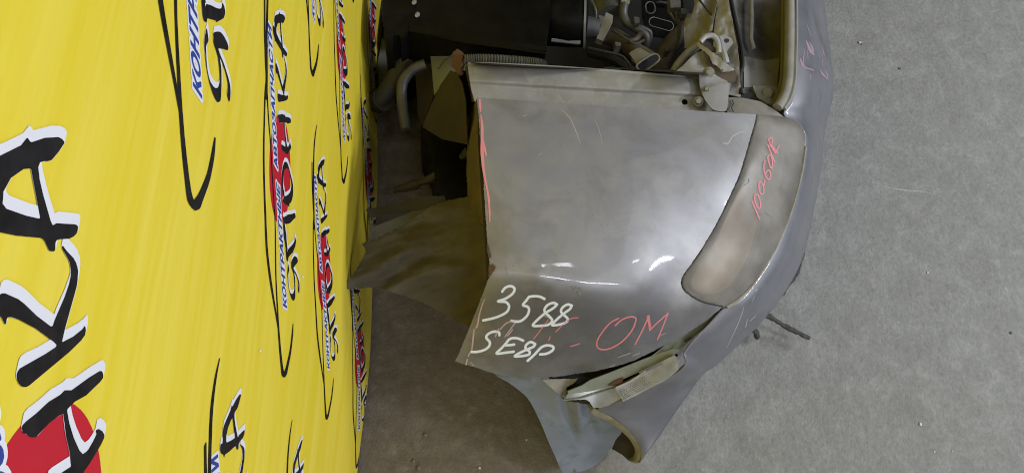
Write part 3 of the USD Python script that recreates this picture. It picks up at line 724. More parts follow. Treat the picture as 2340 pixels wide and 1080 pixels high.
for q in [[(1700, 700, .5), (1690, 730, 1.0), (1672, 770, .8), (1660, 795, .4)], [(1708, 728, .8), (1704, 745, 1.2), (1704, 748, .5)], [(1727, 664, 1.6), (1730, 660, 1)], [(1713, 733, .6), (1726, 722, .8)], [(1718, 690, .4), (1724, 676, .8)]]:
    marks(stroke(q), 'scratch', 'scratch_white', bumper, zf=bump_z, lift=0.0004)
obj('headlight_ledge', tube(W(*np.array([(p[0] + 2, p[1] + 1, nose([p[:2]])[0] - .012) for p in spline([(1838, 335), (1830, 390), (1812, 460), (1790, 522), (1760, 583), (1722, 643), (1688, 680), (1658, 700)], 4)]).T), 0.0045, 8), 'grime', car)
# joint strip between fender and bumper
obj('joint_strip', patch([(1652, 702, .520), (1640, 722, .502), (1600, 757, .48), (1562, 790, .462), (1535, 806, .45), (1490, 812, .44), (1540, 772, .465), (1600, 735, .492)], None, h=7, thick=.002), 'lamp_housing', car)
obj('slot', patch([(1566, 782, .473), (1580, 772, .481), (1578, 768, .481), (1562, 778, .473)], None, h=4, thick=.001), 'seam_dark', car)

# gravel guard flap below the fender
flap = zfield([(1140, 855, .33), (1200, 905, .28), (1250, 1000, .16), (1290, 1080, .06), (1345, 1075, .05), (1400, 1012, .13), (1423, 978, .20), (1396, 950, .26), (1330, 920, .31), (1250, 865, .345), (1300, 950, .24), (1320, 1020, .13), (1260, 930, .255), (1275, 900, .315), (1360, 970, .22)], smooth=1e-6)
fp = [(1128, 852), (1160, 872), (1195, 898), (1212, 918), (1226, 945), (1240, 975), (1252, 1005), (1268, 1040), (1288, 1083), (1306, 1083), (1312, 1068), (1320, 1078), (1350, 1068), (1375, 1050), (1396, 1020), (1410, 1000), (1423, 982), (1408, 962), (1372, 940), (1340, 922), (1290, 915), (1275, 890), (1245, 858), (1190, 850)]
def flapz(p):
    fold = 0.020 * np.exp(-((p[:, 0] - (1280 + (p[:, 1] - 880) * 0.27)) / 9) ** 2) - 0.016 * np.exp(-((p[:, 0] - (1322 + (p[:, 1] - 940) * 0.1)) / 8) ** 2) + 0.018 * np.exp(-((p[:, 0] - (1345 + (p[:, 1] - 940) * 0.3)) / 10) ** 2)
    return flap(p) - fold * np.clip((1010 - p[:, 1]) / 80, 0, 1)
obj('guard_flap', patch(fp, flapz, h=6, thick=.003, smooth=2), 'flap_plastic', car, smooth=60, label='bent blue grey plastic guard hanging down to the floor')
obj('torn_bracket', patch([(1238, 866, .345), (1320, 864, .35), (1310, 876, .34), (1294, 884, .335), (1294, 914, .325), (1268, 893, .335)], None, h=6, thick=.002, jag=.4), 'beige_sheet', car)
obj('gap_shade_sheet', patch([(1238, 862, .28), (1330, 850, .29), (1440, 822, .34), (1530, 790, .38), (1550, 812, .34), (1430, 870, .27), (1320, 890, .25), (1290, 892, .24)], None, h=10), 'seam_dark', car)  # black sheet standing in for the shade in the gap above the lamp

# side lamp hanging out of the bumper
lampz = zfield([(1287, 913, .335), (1300, 893, .352), (1340, 878, .362), (1420, 845, .395), (1500, 815, .435), (1545, 805, .462), (1552, 825, .452), (1515, 867, .415), (1456, 896, .375), (1390, 927, .335), (1356, 931, .325)])
lamp_ = obj('side_lamp', patch([(1297, 893), (1330, 880), (1348, 868), (1390, 852), (1430, 836), (1470, 820), (1510, 805), (1538, 796), (1552, 800), (1536, 815), (1505, 832), (1470, 846), (1450, 854), (1418, 868), (1385, 884), (1350, 893), (1300, 900)], lambda p: lampz(p) + .006, h=5, thick=.004), 'lamp_housing', car, label='grey green back rim of the loose side lamp')
obj('clear_lens', patch([(1288, 914), (1299, 897), (1345, 886), (1368, 882), (1392, 874), (1406, 868), (1407, 884), (1416, 900), (1420, 914), (1396, 924), (1380, 930), (1356, 931), (1348, 918), (1338, 912)], lambda p: lampz(p) + .004, h=5, thick=.006, jag=.3), 'lamp_clear', lamp_)
tex_poly = Polygon([(1405, 886), (1425, 876), (1450, 862), (1480, 846), (1517, 822), (1538, 812), (1551, 824), (1550, 844), (1534, 858), (1518, 870), (1483, 887), (1459, 900), (1424, 917), (1416, 903)])
lt = patch(tex_poly, lambda p: lampz(p) + .013, h=4, thick=.010)
obj('textured_lens', lt, 'lamp_lens', lamp_)
ribs = []
A0, A1, B0, B1 = np.array([1410, 888.]), np.array([1540, 818.]), np.array([1424, 915.]), np.array([1549, 850.])
for u in np.linspace(0.03, 0.97, 27):
    for w in np.linspace(0.16, 0.92, 7):
        c = (A0 * (1 - u) + A1 * u) * (1 - w) + (B0 * (1 - u) + B1 * u) * w
        c = c + [1.1 * math.sin(w * 9), 0]
        if tex_poly.buffer(-2).contains(Point(c)):
            m = trimesh.creation.icosphere(1, 1.0); big = 1.0 if u < .5 else .62
            m.apply_scale([0.0028 * big, 0.0012 * big, 0.0014 * big]); m.apply_transform(trimesh.transformations.rotation_matrix(2.05 + .2 * math.sin(u * 20), [0, 0, 1]))
            m.apply_translation(W(c[0], c[1], lampz([c])[0] + .0132)); ribs.append(m)
for f in np.linspace(0, 1, 22):
    b0 = np.array([1462, 852]) * (1 - f) + np.array([1512, 828]) * f
    m = tube(W([b0[0] - 2, b0[0] + 3], [b0[1] - 3, b0[1] + 5], lampz([b0])[0] + .0140), .0007, 5); ribs.append(m)
obj('lens_prisms', cat_mesh(ribs), 'lamp_lens', lamp_, kind='stuff')
obj('ridge', tube(W(*np.array([(x, y, lampz([(x, y)])[0] + .014) for x, y in [(1408, 884), (1440, 870), (1462, 856), (1475, 846)]]).T), .0018, 8), 'scratch_white', lamp_)
obj('lens_rib', tube(W(*np.array([(x, y, lampz([(x, y)])[0] + .0075) for x, y in [(1290, 914), (1330, 908), (1370, 896), (1405, 886), (1440, 868)]]).T), .0016, 8), 'lamp_housing', lamp_)
obj('amber_bulb', patch([(1390, 880), (1405, 869), (1424, 862), (1422, 876), (1408, 882)], lambda p: lampz(p) + .0095, h=4, thick=.004), 'amber', lamp_)

# gutter rail behind the fender
rz = zfield([(1070, 142, .590), (1300, 156, .592), (1590, 180, .588), (1075, 190, .578), (1300, 205, .580), (1600, 222, .578), (1085, 226, .600), (1350, 240, .610), (1660, 256, .600)])
def railz(p):
    y_r = 190 + (p[:, 0] - 1075) * 0.058
    y_t = 142 + (p[:, 0] - 1070) * 0.062
    d = p[:, 1] - y_r
    return 0.585 - 0.011 / (1 + np.exp(-d / 1.6)) - 0.012 * np.exp(-((p[:, 1] - y_t) / 7.0)) - 0.003 * np.exp(-(d / 3) ** 2)
rail_poly = Polygon([(1068, 143), (1110, 143), (1250, 150), (1400, 160), (1500, 168), (1555, 172), (1585, 182), (1625, 200), (1668, 252), (1660, 262), (1500, 256), (1300, 246), (1085, 232), (1077, 205), (1072, 175)]).difference(Point(1565, 233).buffer(1).buffer(0))
hole = affinity.rotate(affinity.scale(Point(1565, 233).buffer(1, 12), 7.0, 6.5), 35)
rail = obj('fender_rail', patch(rail_poly.difference(hole), railz, h=4.5, thick=.0015), 'rail_metal', car, smooth=50)
obj('rail_edge', tube(W(*np.array([(x, y, .574) for x, y in [(1070, 146), (1110, 146), (1250, 153), (1400, 163), (1500, 171), (1555, 175), (1572, 179)]]).T), .0045, 10), 'rail_metal', car)
obj('rail_web', patch([(1068, 146, .572), (1085, 230, .572), (1078, 235, .50), (1062, 155, .48)], None, h=8, thick=.0012), 'brown_edge', car)
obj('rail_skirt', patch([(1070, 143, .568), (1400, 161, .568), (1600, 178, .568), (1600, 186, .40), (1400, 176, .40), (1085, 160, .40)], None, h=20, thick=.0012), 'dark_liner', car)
# sealing foam and rusty cut end
fo = spline([(1062, 136, .572), (1100, 135, .574), (1150, 137, .574), (1200, 141, .571), (1232, 145, .568), (1246, 152, .563)], 26)
fr = 0.0125 + 0.0012 * np.sin(np.arange(len(fo)) * 2 * np.pi / 3.4)
obj('foam_strip', tube(W3(fo), fr, 12), 'foam_strip', car)
obj('rusty_end', patch([(1034, 118, .570), (1045, 112, .575), (1058, 120, .577), (1056, 140, .575), (1052, 165, .57), (1048, 172, .565), (1040, 160, .56), (1030, 152, .55), (1034, 135, .56)], None, h=4, thick=.012, jag=.8, bump=.004, bscale=70), 'rust', car)
obj('frayed_wire', tube(W3(spline([(1002, 158, .50), (1012, 143, .53), (1022, 133, .55), (1034, 127, .565)], 5)), .0022, 6), 'cable_black', car)

# inner apron seen at the cut
obj('inner_apron', patch([(1090, 224, .625), (1098, 300, .640), (1104, 420, .645), (1112, 515, .630), (1100, 512, .52), (1082, 494, .49), (1070, 472, .47), (1066, 400, .47), (1068, 300, .47), (1080, 245, .50)], None, h=7, thick=.002, jag=.6), 'brown_edge', car)
obj('apron_fold', patch([(1090, 300, .612), (1102, 320, .612), (1102, 336, .60), (1072, 332, .50), (1070, 322, .50)], None, h=6, thick=.003), 'brown_edge', car)

# wheel arch liner
lz = zfield([(778, 655, .44), (828, 555, .42), (910, 520, .42), (985, 470, .44), (1040, 455, .46), (1130, 520, .54), (1130, 640, .50), (1100, 745, .40), (1050, 735, .36), (950, 685, .38), (870, 655, .41), (960, 590, .44), (1060, 590, .48), (1040, 680, .41)], smooth=1e-6)
lpoly = [(1075, 448), (1040, 455), (1010, 462), (985, 470), (950, 497), (910, 520), (870, 540), (828, 556), (832, 566), (838, 574), (822, 600), (805, 630), (778, 656), (800, 660), (850, 656), (900, 668), (950, 685), (1000, 708), (1050, 735), (1082, 752), (1140, 740), (1150, 640), (1140, 540), (1120, 500)]
def linerz(p):
    q = p[:, 1] + 0.38 * (p[:, 0] - 960)
    return lz(p) + 0.006 * np.sin(q / 11.0 + 1.5 * np.sin(p[:, 0] / 47)) * (1 + .8 * np.sin(p[:, 1] / 23)) * np.clip((1090 - p[:, 0]) / 60, 0, 1) * np.clip((p[:, 0] - 800) / 80, 0, 1) + 0.030 * (meshkit.fbm(np.column_stack([q / 34, (p[:, 0] * .4 - p[:, 1] * .1) / 60, 0 * q]), 4) - .5)
obj('wheel_arch_liner', patch(lpoly, linerz, h=5, thick=.003, jag=.9), 'olive_cloth', car, smooth=60, label='crumpled olive brown wheel arch liner reaching back to the banner')
obj('liner_tail', patch([(835, 478, .25), (870, 472, .26), (920, 460, .27), (960, 448, .29), (1015, 448, .31), (1020, 460, .30), (960, 478, .28), (900, 486, .26), (850, 498, .24)], None, h=7, thick=.004), 'arm_metal', car)
obj('liner_panel', patch([(848, 520, .18), (900, 500, .20), (985, 465, .24), (1010, 475, .24), (905, 525, .20), (840, 552, .18)], None, h=9, thick=.003), 'dusty_grey', car)
obj('suspension_arm', cat_mesh([tube(W3(spline([(900, 435, .22), (960, 418, .24), (1010, 395, .26), (1050, 365, .29), (1072, 345, .31)], 6)), [.008, .010, .012, .013, .014, .015] * 4 + [.015], 10)]), 'arm_metal', car)
obj('hub_mount', cat_mesh([tube(W3([(862, 232, .15), (878, 226, .20)]), .036, 18), tube(W3([(868, 230, .19), (905, 180, .26), (925, 128, .31)]), [.026, .030, .030], 12)]), 'arm_metal', car)
obj('elbow_pipe', tube(W3(spline([(972, 146, .36), (945, 158, .35), (922, 185, .34), (918, 220, .325), (922, 260, .31), (928, 296, .30)], 6)), .0155, 14), 'pipe_grey', car)
obj('strut_plate', patch([(935, 108, .30), (965, 100, .31), (983, 96, .33), (990, 140, .34), (990, 218, .32), (965, 290, .28), (955, 270, .27), (950, 180, .28)], None, h=8, thick=.004), 'dark_liner', car)
obj('pale_inner_panel', patch([(980, 94, .36), (1040, 108, .38), (1072, 122, .40), (1068, 160, .42), (1030, 165, .42), (1008, 195, .40), (992, 218, .38), (987, 160, .37)], None, h=8, thick=.002), 'pale_sheet', car)
obj('arch_plate', patch([(1030, 160, .47), (1044, 168, .50), (1056, 190, .52), (1064, 230, .53), (1067, 300, .52), (1068, 330, .50), (1010, 318, .42), (965, 290, .36), (985, 240, .40), (1006, 195, .44)], None, h=7, thick=.003), 'dark_liner', car)
obj('cavity_shade_block', prism([(960, 285), (1075, 325), (1110, 330), (1110, 470), (1030, 470), (1000, 440), (985, 330)], .30, .03), 'black_plastic', car)  # black block added to paint the deep shade under the car
obj('inner_wall', patch([(1085, 235, .55), (1160, 240, .60), (1160, 600, .58), (1112, 600, .52), (1075, 480, .22), (1040, 330, .20)], None, h=16, thick=.003), 'dark_liner', car)  # side wall coloured dark to paint the shade inside the bay
obj('pale_floor_sheet', patch([(872, 88, .05), (905, 92, .05), (980, 98, .06), (950, 190, .05), (905, 235, .045), (868, 205, .04), (862, 150, .04)], None, h=10, thick=.002), 'pale_sheet', car)  # pale sheet added over a lighter stretch of floor

# engine bay
hous = prism([(872, -60, .44), (1262, -60, .52), (1255, 60, .52), (1248, 118, .52), (1160, 108, .50), (1060, 92, .48), (985, 80, .46), (935, 70, .44), (925, 78, .44), (915, 86, .43), (912, 80, .43), (898, 82, .43), (896, 92, .43), (882, 88, .43), (876, 60, .43)], .45, .12)
housing = obj('fan_housing', hous, 'black_plastic', car, smooth=False, label='large glossy black plastic housing in the engine bay')
obj('housing_flange', patch([(938, 58, .448), (1060, 78, .485), (1250, 108, .524), (1248, 124, .515), (1060, 98, .478), (935, 72, .442)], None, h=10, thick=.006), 'black_plastic', housing)
for x, y in ((948, 4), (955, 33)):
    m = tube(W3([(x, y, .44), (x - 3, y + 3, .462)]), [.008, .005], 12)
    obj('boss', m, 'dusty_grey', housing)
obj('drum', tube(W3([(1240, 46, .42), (1262, 46, .44), (1300, 48, .445), (1334, 50, .445)]), [.072, .074, .074, .072], 40), 'black_plastic', housing)
obj('drum_end_plate', tube(W3([(1334, 50, .445), (1339, 50, .446)]), .077, 40), 'pale_sheet', housing)
obj('drum_band', tube(W3([(1260, 88, .44), (1326, 95, .44)]), .010, 8), 'dusty_grey', housing)
for nm, m_, pts, r_ in [
    ('wire', 'cable_black', [(1345, 110, .40), (1380, 118, .42), (1420, 128, .43), (1440, 150, .42)], .004), ('wire', 'cable_black', [(1400, 70, .44), (1425, 85, .45), (1450, 100, .45), (1472, 92, .44)], .0035),
    ('wire', 'pipe_grey', [(1530, -10, .40), (1528, 20, .41), (1540, 45, .40), (1556, 60, .38)], .004), ('wire', 'cable_black', [(1545, 30, .42), (1552, 60, .43), (1548, 95, .42), (1530, 120, .40)], .006),
    ('hose', 'pipe_brown', [(1430, 95, .42), (1450, 92, .43), (1462, 80, .42), (1466, 70, .40)], .008), ('hose', 'black_rubber', [(1345, 120, .36), (1400, 135, .38), (1450, 165, .38), (1500, 168, .36)], .014),
    ('wire', 'pipe_grey', [(1352, 2, .45), (1360, 20, .45), (1362, 40, .44), (1356, 55, .43)], .004)]:
    obj(nm, tube(W3(spline(pts, 6)), r_, 9), m_, car)
for bx, by, bz0, w_, h_, m_ in [(1543, 8, .43, 24, 18, 'dusty_dark'), (1563, 25, .45, 14, 12, 'pipe_grey'), (1455, 45, .44, 12, 14, 'pipe_grey'), (1412, 100, .43, 13, 9, 'dusty_dark'), (1525, 112, .40, 11, 9, 'dusty_dark'), (1374, 45, .42, 12, 20, 'dusty_dark')]:
    obj('connector', prism([(bx - w_ / 2, by - h_ / 2), (bx + w_ / 2, by - h_ / 2 + 2), (bx + w_ / 2 + 1, by + h_ / 2), (bx - w_ / 2 + 2, by + h_ / 2 + 1)], bz0, bz0 - .03), m_, car, smooth=False)
obj('bay_shade_sheet', patch([(860, -60, .10), (1800, -60, .12), (1800, 240, .16), (1500, 230, .14), (1090, 200, .12), (1050, 110, .10), (880, 90, .10)], None, h=30, thick=.004), 'black_rubber', car, label='added black sheet for the shade at the bottom of the engine bay')  # black sheet added below the open bay, its shade put into the colour
obj('bay_shade_wall', patch([(1400, 150, .20), (1600, 160, .25), (1640, 170, .56), (1380, 155, .56)], None, h=20, thick=.002), 'black_rubber', car)  # wall added in black so that the bay stays in shade
obj('spout', tube(W3([(1338, 62, .43), (1368, 66, .43)]), [.032, .028], 16), 'pipe_grey', car)
obj('clamp_plate', patch([(1385, 28, .47), (1401, 36, .47), (1399, 50, .465), (1378, 94, .43), (1363, 88, .43), (1374, 58, .45)], None, h=5, thick=.006), 'beige_sheet', car)
obj('clamp_tab', patch([(1364, 86, .43), (1378, 93, .43), (1374, 104, .405), (1358, 98, .405)], None, h=5, thick=.004), 'beige_sheet', car)
obj('compressor_body', tube(W3([(1388, -30, .36), (1392, 10, .38), (1398, 40, .39)]), [.05, .055, .045], 18), 'pipe_grey', car)
obj('coolant_hose', tube(W3(spline([(1432, -10, .43), (1425, 15, .43), (1424, 35, .42), (1432, 52, .415), (1448, 62, .41), (1465, 72, .405), (1476, 84, .395), (1476, 105, .37)], 5)), [.0135] * 36, 12), 'pipe_grey', car)
obj('hose_clip', tube(W3([(1420, 2, .435), (1438, 8, .435)]), .012, 10), 'bolt_steel', car)
obj('hose_branch', tube(W3(spline([(1458, 60, .415), (1474, 66, .41), (1486, 76, .40), (1485, 105, .37)], 5)), .007, 10), 'pipe_grey', car)
obj('intake_pipe', tube(W3(spline([(1370, 75, .34), (1400, 85, .34), (1430, 102, .35), (1460, 125, .37)], 5)), .028, 16), 'pipe_brown', car)
obj('lower_pipe', tube(W3(spline([(1575, 50, .26), (1560, 75, .28), (1535, 100, .30), (1510, 140, .31), (1500, 190, .31)], 5)), .030, 16), 'pipe_brown', car)
plate = obj('slotted_plate', patch([(1465, -20, .30), (1560, -20, .30), (1565, 60, .29), (1540, 90, .28), (1480, 80, .28), (1468, 40, .29)], None, h=9, thick=.004), 'black_plastic', car)
ring = lambda cx, cy, L_, r, ang: np.vstack([[cx + L_ * math.cos(ang) + r * math.cos(a), cy + L_ * math.sin(ang) + r * math.sin(a)] if math.cos(a - ang) > 0 else [cx - L_ * math.cos(ang) + r * math.cos(a), cy - L_ * math.sin(ang) + r * math.sin(a)] for a in np.linspace(0, 2 * math.pi, 33)])
q = ring(1511, 55, 18, 10.5, .27)
obj('slot_rim', tube(W(q[:, 0], q[:, 1], np.full(len(q), .304)), .0011, 6, caps=False), 'scratch_white', plate)
q = ring(1486, 18, 3, 10.5, 1.4)
obj('round_port', tube(W(q[:, 0], q[:, 1], np.full(len(q), .306)), .0022, 8, caps=False), 'dusty_dark', plate)
obj('plate_clip', patch([(1498, 6, .31), (1508, 2, .31), (1535, 6, .31), (1533, 11, .31), (1512, 7, .31)], None, h=5), 'pipe_grey', plate)
# cut rectangular duct
duct = obj('cut_duct', patch([(1437, 122, .47), (1452, 112, .475), (1470, 108, .48), (1492, 125, .49), (1486, 128, .49), (1458, 146, .485), (1452, 146, .48), (1448, 136, .475)], None, h=5, thick=.002), 'beige_sheet', car)
q = spline([(1457, 147), (1486, 127), (1499, 124), (1506, 130), (1504, 140), (1478, 160), (1466, 163), (1457, 156)], 4, True)
q = np.vstack([q, q[:1]])
obj('duct_rim', tube(W(q[:, 0], q[:, 1], np.full(len(q), .492)), .0026, 8, caps=False), 'seal_rubber', duct)
obj('duct_mouth', patch(q[:-1], flat(.470), h=5), 'black_rubber', duct)
obj('duct_side', patch([(1466, 108, .482), (1474, 106, .48), (1500, 122, .49), (1493, 126, .492)], None, h=4), 'pipe_brown', duct)

# crushed sheet metal by the rail end
sz = zfield([(1565, -30, .50), (1640, -30, .55), (1665, -30, .57), (1563, 60, .50), (1600, 60, .53), (1632, 65, .55), (1645, 60, .56), (1680, 60, .58), (1565, 105, .50), (1610, 95, .53), (1650, 95, .56), (1688, 130, .585), (1690, 180, .585), (1640, 150, .56), (1600, 150, .56), (1545, 165, .56), (1640, 200, .57), (1690, 225, .575)])
obj('crushed_sheet', patch([(1584, -30), (1640, -30), (1637, 10), (1632, 40), (1628, 70), (1606, 86), (1590, 98), (1574, 108), (1565, 110), (1563, 70), (1566, 42), (1580, 40), (1587, 10)], lambda p: sz(p) + .006 * np.sin((p[:, 0] + .5 * p[:, 1]) / 9) + .018 * (meshkit.fbm(np.column_stack([p / 20, 0 * p[:, 0]]), 3) - .5), h=4, thick=.0015), 'beige_sheet', car)
obj('sheet_fold', tube(W3([(1598, 0, .545), (1612, 18, .548), (1628, 38, .55)]), .003, 6), 'seam_dark', car)
obj('radiator_side_sheet', patch([(1640, -30), (1660, -30), (1668, 20), (1676, 62), (1684, 100), (1689, 140), (1690, 170), (1694, 212), (1692, 222), (1660, 215), (1640, 160), (1630, 110), (1632, 68), (1638, 20)], lambda p: sz(p) + .016 * (meshkit.fbm(np.column_stack([p / 26, 0 * p[:, 0]]), 3) - .5), h=4, thick=.0015), 'bent_sheet', car, smooth=50)
obj('curved_brace', tube(W3(spline([(1540, 165, .53), (1552, 145, .54), (1572, 122, .55), (1592, 106, .56), (1604, 98, .57)], 5)), [.012] * 21, 12), 'beige_sheet', car)
obj('gusset', patch([(1535, 172, .565), (1560, 150, .57), (1590, 122, .575), (1610, 112, .58), (1650, 150, .59), (1672, 180, .592), (1668, 205, .59), (1620, 205, .585), (1590, 186, .58), (1560, 175, .572)], None, h=6, thick=.0015, bump=.009, bscale=26), 'bent_sheet', car)
tor = obj('torn_channel', patch([(1594, 98, .592), (1602, 92, .60), (1610, 105, .602), (1624, 118, .604), (1640, 128, .605), (1655, 142, .606), (1668, 152, .606), (1678, 160, .605), (1668, 163, .604), (1655, 164, .603), (1652, 156, .603), (1646, 158, .602), (1640, 150, .60), (1628, 146, .598), (1622, 132, .595), (1610, 118, .594), (1598, 110, .59)], None, h=4, thick=.0015, jag=.7, bump=.004, bscale=60), 'bent_sheet', car)
obj('channel_inside', patch([(1606, 112, .588), (1624, 132, .59), (1642, 150, .592), (1660, 164, .593), (1680, 160, .597), (1684, 170, .596), (1680, 186, .594), (1670, 190, .592), (1650, 180, .59), (1630, 165, .589), (1612, 142, .587)], None, h=5, thick=.0015), 'pipe_brown', tor)
obj('channel_curl', tube(W3(spline([(1600, 96, .605), (1612, 84, .612), (1628, 82, .615), (1638, 92, .612), (1642, 110, .608), (1642, 122, .605)], 5)), [.0075] * 26, 10), 'bent_sheet', tor)
obj('curl_hollow', patch([(1600, 98, .604), (1608, 90, .606), (1622, 96, .607), (1636, 112, .606), (1640, 122, .605), (1625, 116, .604), (1610, 106, .603)], None, h=4, thick=.001), 'dark_liner', tor)
obj('side_curl', tube(W3(spline([(1644, 88, .60), (1650, 110, .605), (1656, 130, .605), (1660, 145, .60)], 5)), .0085, 10), 'bent_sheet', tor)
obj('bolt_tab', patch([(1646, 82, .598), (1656, 79, .598), (1672, 88, .598), (1676, 98, .598), (1666, 110, .597), (1661, 118, .597), (1652, 98, .598)], None, h=4, thick=.003), 'dusty_grey', car)
obj('tab_hole', patch(list(zip(1661 + 5.5 * np.cos(np.linspace(0, 6, 14)), 93 + 4.8 * np.sin(np.linspace(0, 6, 14)))), flat(.5992), h=3, thick=.0005), 'seam_dark', car)
br = obj('bolted_bracket', patch([(1597, 165), (1604, 156), (1618, 158), (1634, 170), (1650, 180), (1662, 186), (1666, 200), (1664, 225), (1660, 252), (1642, 254), (1626, 248), (1614, 232), (1606, 218), (1600, 200), (1598, 180)], zfield([(1600, 165, .598), (1650, 182, .60), (1660, 250, .606), (1625, 248, .604), (1604, 205, .60), (1635, 210, .607)]), h=5, thick=.003, smooth=3, bump=.0015, bscale=40), 'bent_sheet', car)
def bolt(x, y, z, r, parent):
    w = tube(W3([(x, y, z), (x - .6, y + .6, z + .002)]), r * 1.75, 18)
    obj('washer', w, 'bent_sheet', parent)
    obj('bolt', tube(W3([(x, y, z + .002), (x + 1, y - 1, z + .011)]), [r, r * .92], 6), 'bolt_steel', parent, smooth=False)
bolt(1619, 166, .604, .0085, br); bolt(1596, 232, .588, .0075, br); bolt(1614, 204, .604, .005, br)
obj('end_cap_plate', patch([(1664, 222, .595), (1700, 224, .60), (1738, 232, .60), (1772, 252, .60), (1790, 266, .595), (1740, 266, .60), (1662, 258, .60)], None, h=7, thick=.003), 'beige_sheet', car)
obj('edge_seam', tube(W3(spline([(1672, 228, .600), (1676, 236, .602), (1672, 246, .604), (1676, 256, .604)], 5)), .0012, 6), 'seam_dark', car)
# grille panel, seam and weather strip
pz = zfield([(1670, -30, .53), (1790, -30, .52), (1680, 60, .535), (1790, 60, .52), (1692, 150, .55), (1790, 150, .53), (1700, 220, .555), (1775, 240, .55), (1735, 60, .50), (1745, 110, .505), (1735, 140, .53)])
pan = obj('grille_panel', patch([(1664, -30), (1786, -30), (1789, 60), (1788, 110), (1780, 180), (1776, 220), (1770, 240), (1740, 225), (1705, 216), (1690, 210), (1694, 170), (1700, 160), (1690, 100), (1678, 50)], pz, h=8, thick=.004), 'dusty_dark', car)
obj('panel_lower', patch([(1694, 128), (1720, 132), (1745, 138), (1782, 132), (1778, 175), (1776, 200), (1700, 200), (1700, 165)], lambda p: pz(p) + .004, h=7, thick=.004), 'dusty_grey', pan)
obj('panel_rib', tube(W3([(1716, -30, .545), (1718, 40, .545), (1716, 90, .545), (1722, 110, .545)]), .006, 8), 'dusty_grey', pan)
obj('panel_step', patch([(1720, 196, .566), (1776, 198, .566), (1774, 240, .566), (1752, 236, .568), (1730, 222, .567)], None, h=7, thick=.008), 'dusty_grey', pan)
obj('plug', tube(W3([(1754, 212, .565), (1754, 212, .575)]), [.013, .012], 20), 'dusty_grey', pan)
obj('panel_seam', tube(W3(spline([(1667, -20, .56), (1678, 35, .56), (1688, 80, .565), (1695, 115, .57), (1697, 150, .575), (1690, 172, .58), (1692, 195, .58), (1694, 215, .58)], 4)), [.0055] * 29, 8), 'black_rubber', car)
obj('lower_gap', patch([(1666, 220, .562), (1696, 214, .565), (1720, 212, .565), (1745, 226, .565), (1768, 240, .565), (1785, 262, .565), (1770, 256, .563), (1735, 236, .562)], None, h=6, thick=.002), 'black_rubber', car)
sl = spline([(1803, -40, .600), (1804, 60, .600), (1802, 150, .602), (1799, 190, .604), (1790, 222, .606), (1776, 246, .604)], 6)
seal = obj('weather_strip', tube(W3(sl), .0125, 14), 'seal_rubber', car, label='beige rubber weather strip along the bumper top')
obj('strip_groove', tube(W3(sl + [9.5, 1.5, -.004]), .0045, 8), 'seal_groove', seal)
obj('strip_outer_lip', tube(W3(sl + [15.5, 3, -.006]), .0055, 8), 'seal_rubber', seal)
obj('strip_inner_lip', tube(W3(sl + [-12.5, -1.5, -.02]), .0075, 8), 'seal_groove', seal)

# ------------------------------------------------------------------ bits on the floor
def twist(path, r, z0=0):
    p = spline(path, 6)
    k = np.arange(len(p))
    q = W3(p) + np.random.default_rng(len(p)).normal(0, r * .18, (len(p), 3))
    return tube(q, r * (1 + .12 * np.sin(k * 1.7) + .16 * np.sin(k * .63 + 1)) * np.where(k == len(p) - 1, .55, 1), 9)
obj('cable_end', twist([(1700, 706, .13), (1735, 715, .10), (1760, 724, .075), (1790, 742, .06), (1820, 758, .05), (1850, 772, .045)], .0075), 'cable_black', label='long frayed black cable end sticking out past the bumper', cat='cable')
obj('cable_end', twist([(1716, 738, .10), (1722, 748, .06), (1730, 766, .03), (1732, 772, .025)], .0080), 'cable_black', label='short dark cable stub hanging under the bumper corner', cat='cable')
obj('cable_end', twist([(1786, 672, .012), (1803, 650, .010), (1822, 622, .008), (1832, 592, .008), (1834, 574, .010)], .0060), 'cable_black', label='black rubber cord curving along the bumper front', cat='cable')


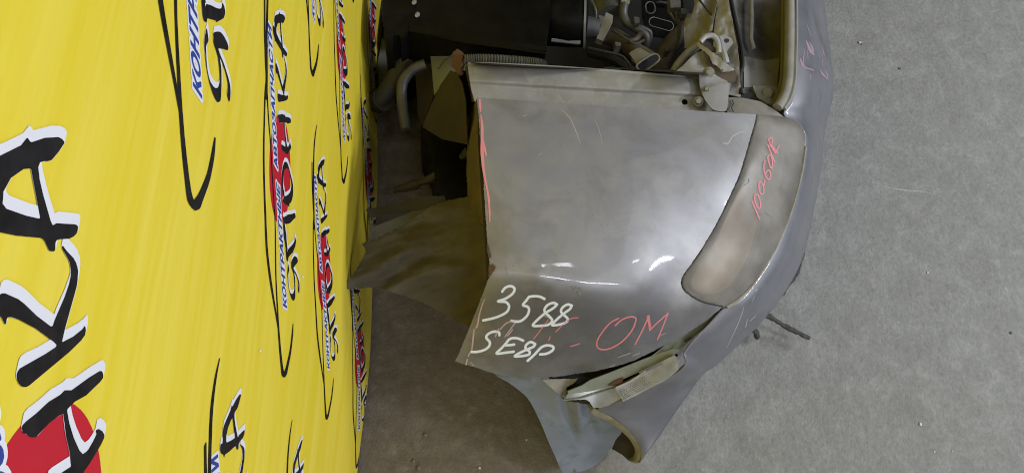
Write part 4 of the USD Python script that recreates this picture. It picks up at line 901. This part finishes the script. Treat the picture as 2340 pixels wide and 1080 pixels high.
fz = flat(0.0)
for q in [[(2028, 428, .8), (2050, 432, 2.6), (2080, 436, 2.2), (2110, 438, 1.6), (2150, 448, .6)], [(1889, 372, .6), (1905, 376, 1.8), (1922, 382, .6)], [(2095, 780, .3), (2115, 795, .9), (2118, 797, .3)]]:
    marks(stroke(q), 'scuff', 'floor_scuff', '/World/floor', zf=fz, lift=0.0006)
for cx, cy, rx, ry in ((1930, 345, 16, 14), (1962, 348, 17, 13)):
    an = np.linspace(0, 2 * np.pi, 26, endpoint=False)
    marks(Polygon(np.column_stack([cx + rx * np.cos(an) * (1 + .22 * np.sin(3 * an + cx)), cy + ry * np.sin(an) * (1 + .2 * np.sin(4 * an + cy))])), 'damp_stain', 'floor_stain', '/World/floor', zf=fz, lift=0.0004)
def crumb(x, y, r, seed, m, name, label, cat, flatz=.7):
    r *= 0.62
    s = trimesh.creation.icosphere(2, r)
    s.vertices *= (0.75 + 0.6 * meshkit.noise(s.vertices / r * 1.3 + 5, seed))[:, None]
    s.vertices[:, 2] *= flatz
    s.apply_translation(W(x, y, r * .45))
    obj(name, s, m, label=label, cat=cat, smooth=30)
crumb(1965, 98, .009, 1, 'crumb_pale', 'gravel_chip', 'pale gravel chip on the floor near the top edge, largest of the crumbs', 'pebble')
crumb(1968, 101, .006, 2, 'crumb_dark', 'gravel_chip', 'dark crumb stuck beside the large pale chip near the top edge', 'pebble')
crumb(2056, 157, .007, 3, 'crumb_dark', 'gravel_chip', 'small black crumb on open floor below and right of the pale chip', 'pebble', .4)
crumb(2104, 968, .008, 4, 'crumb_pale', 'gravel_chip', 'white flake on the floor towards the bottom right', 'pebble', .4)
crumb(2135, 1031, .004, 5, 'crumb_pale', 'gravel_chip', 'tiny white crumb below the white flake', 'pebble')
crumb(2176, 1030, .0035, 6, 'crumb_pale', 'gravel_chip', 'tiny white crumb nearest the bottom right corner', 'pebble')
crumb(2310, 760, .006, 7, 'crumb_dark', 'gravel_chip', 'dark crumb near the right edge of the floor', 'pebble', .5)
crumb(2120, 622, .005, 8, 'crumb_pale', 'gravel_chip', 'small pale crumb in the middle of the open floor', 'pebble', .5)
crumb(972, 992, .009, 9, 'crumb_green', 'gravel_chip', 'dull green crumb on the shaded floor between banner and flap', 'pebble')
crumb(957, 1068, .010, 10, 'crumb_green', 'gravel_chip', 'grey green crumb at the bottom edge of the shaded floor', 'pebble')
crumb(945, 1052, .007, 11, 'crumb_green', 'gravel_chip', 'pale green crumb just above the one at the bottom edge', 'pebble')
crumb(1096, 1068, .006, 12, 'crumb_pale', 'gravel_chip', 'small pale crumb at the bottom edge beside the flap', 'pebble')
crumb(1203, 1004, .005, 13, 'crumb_pale', 'gravel_chip', 'small pale crumb close to the edge of the guard flap', 'pebble')
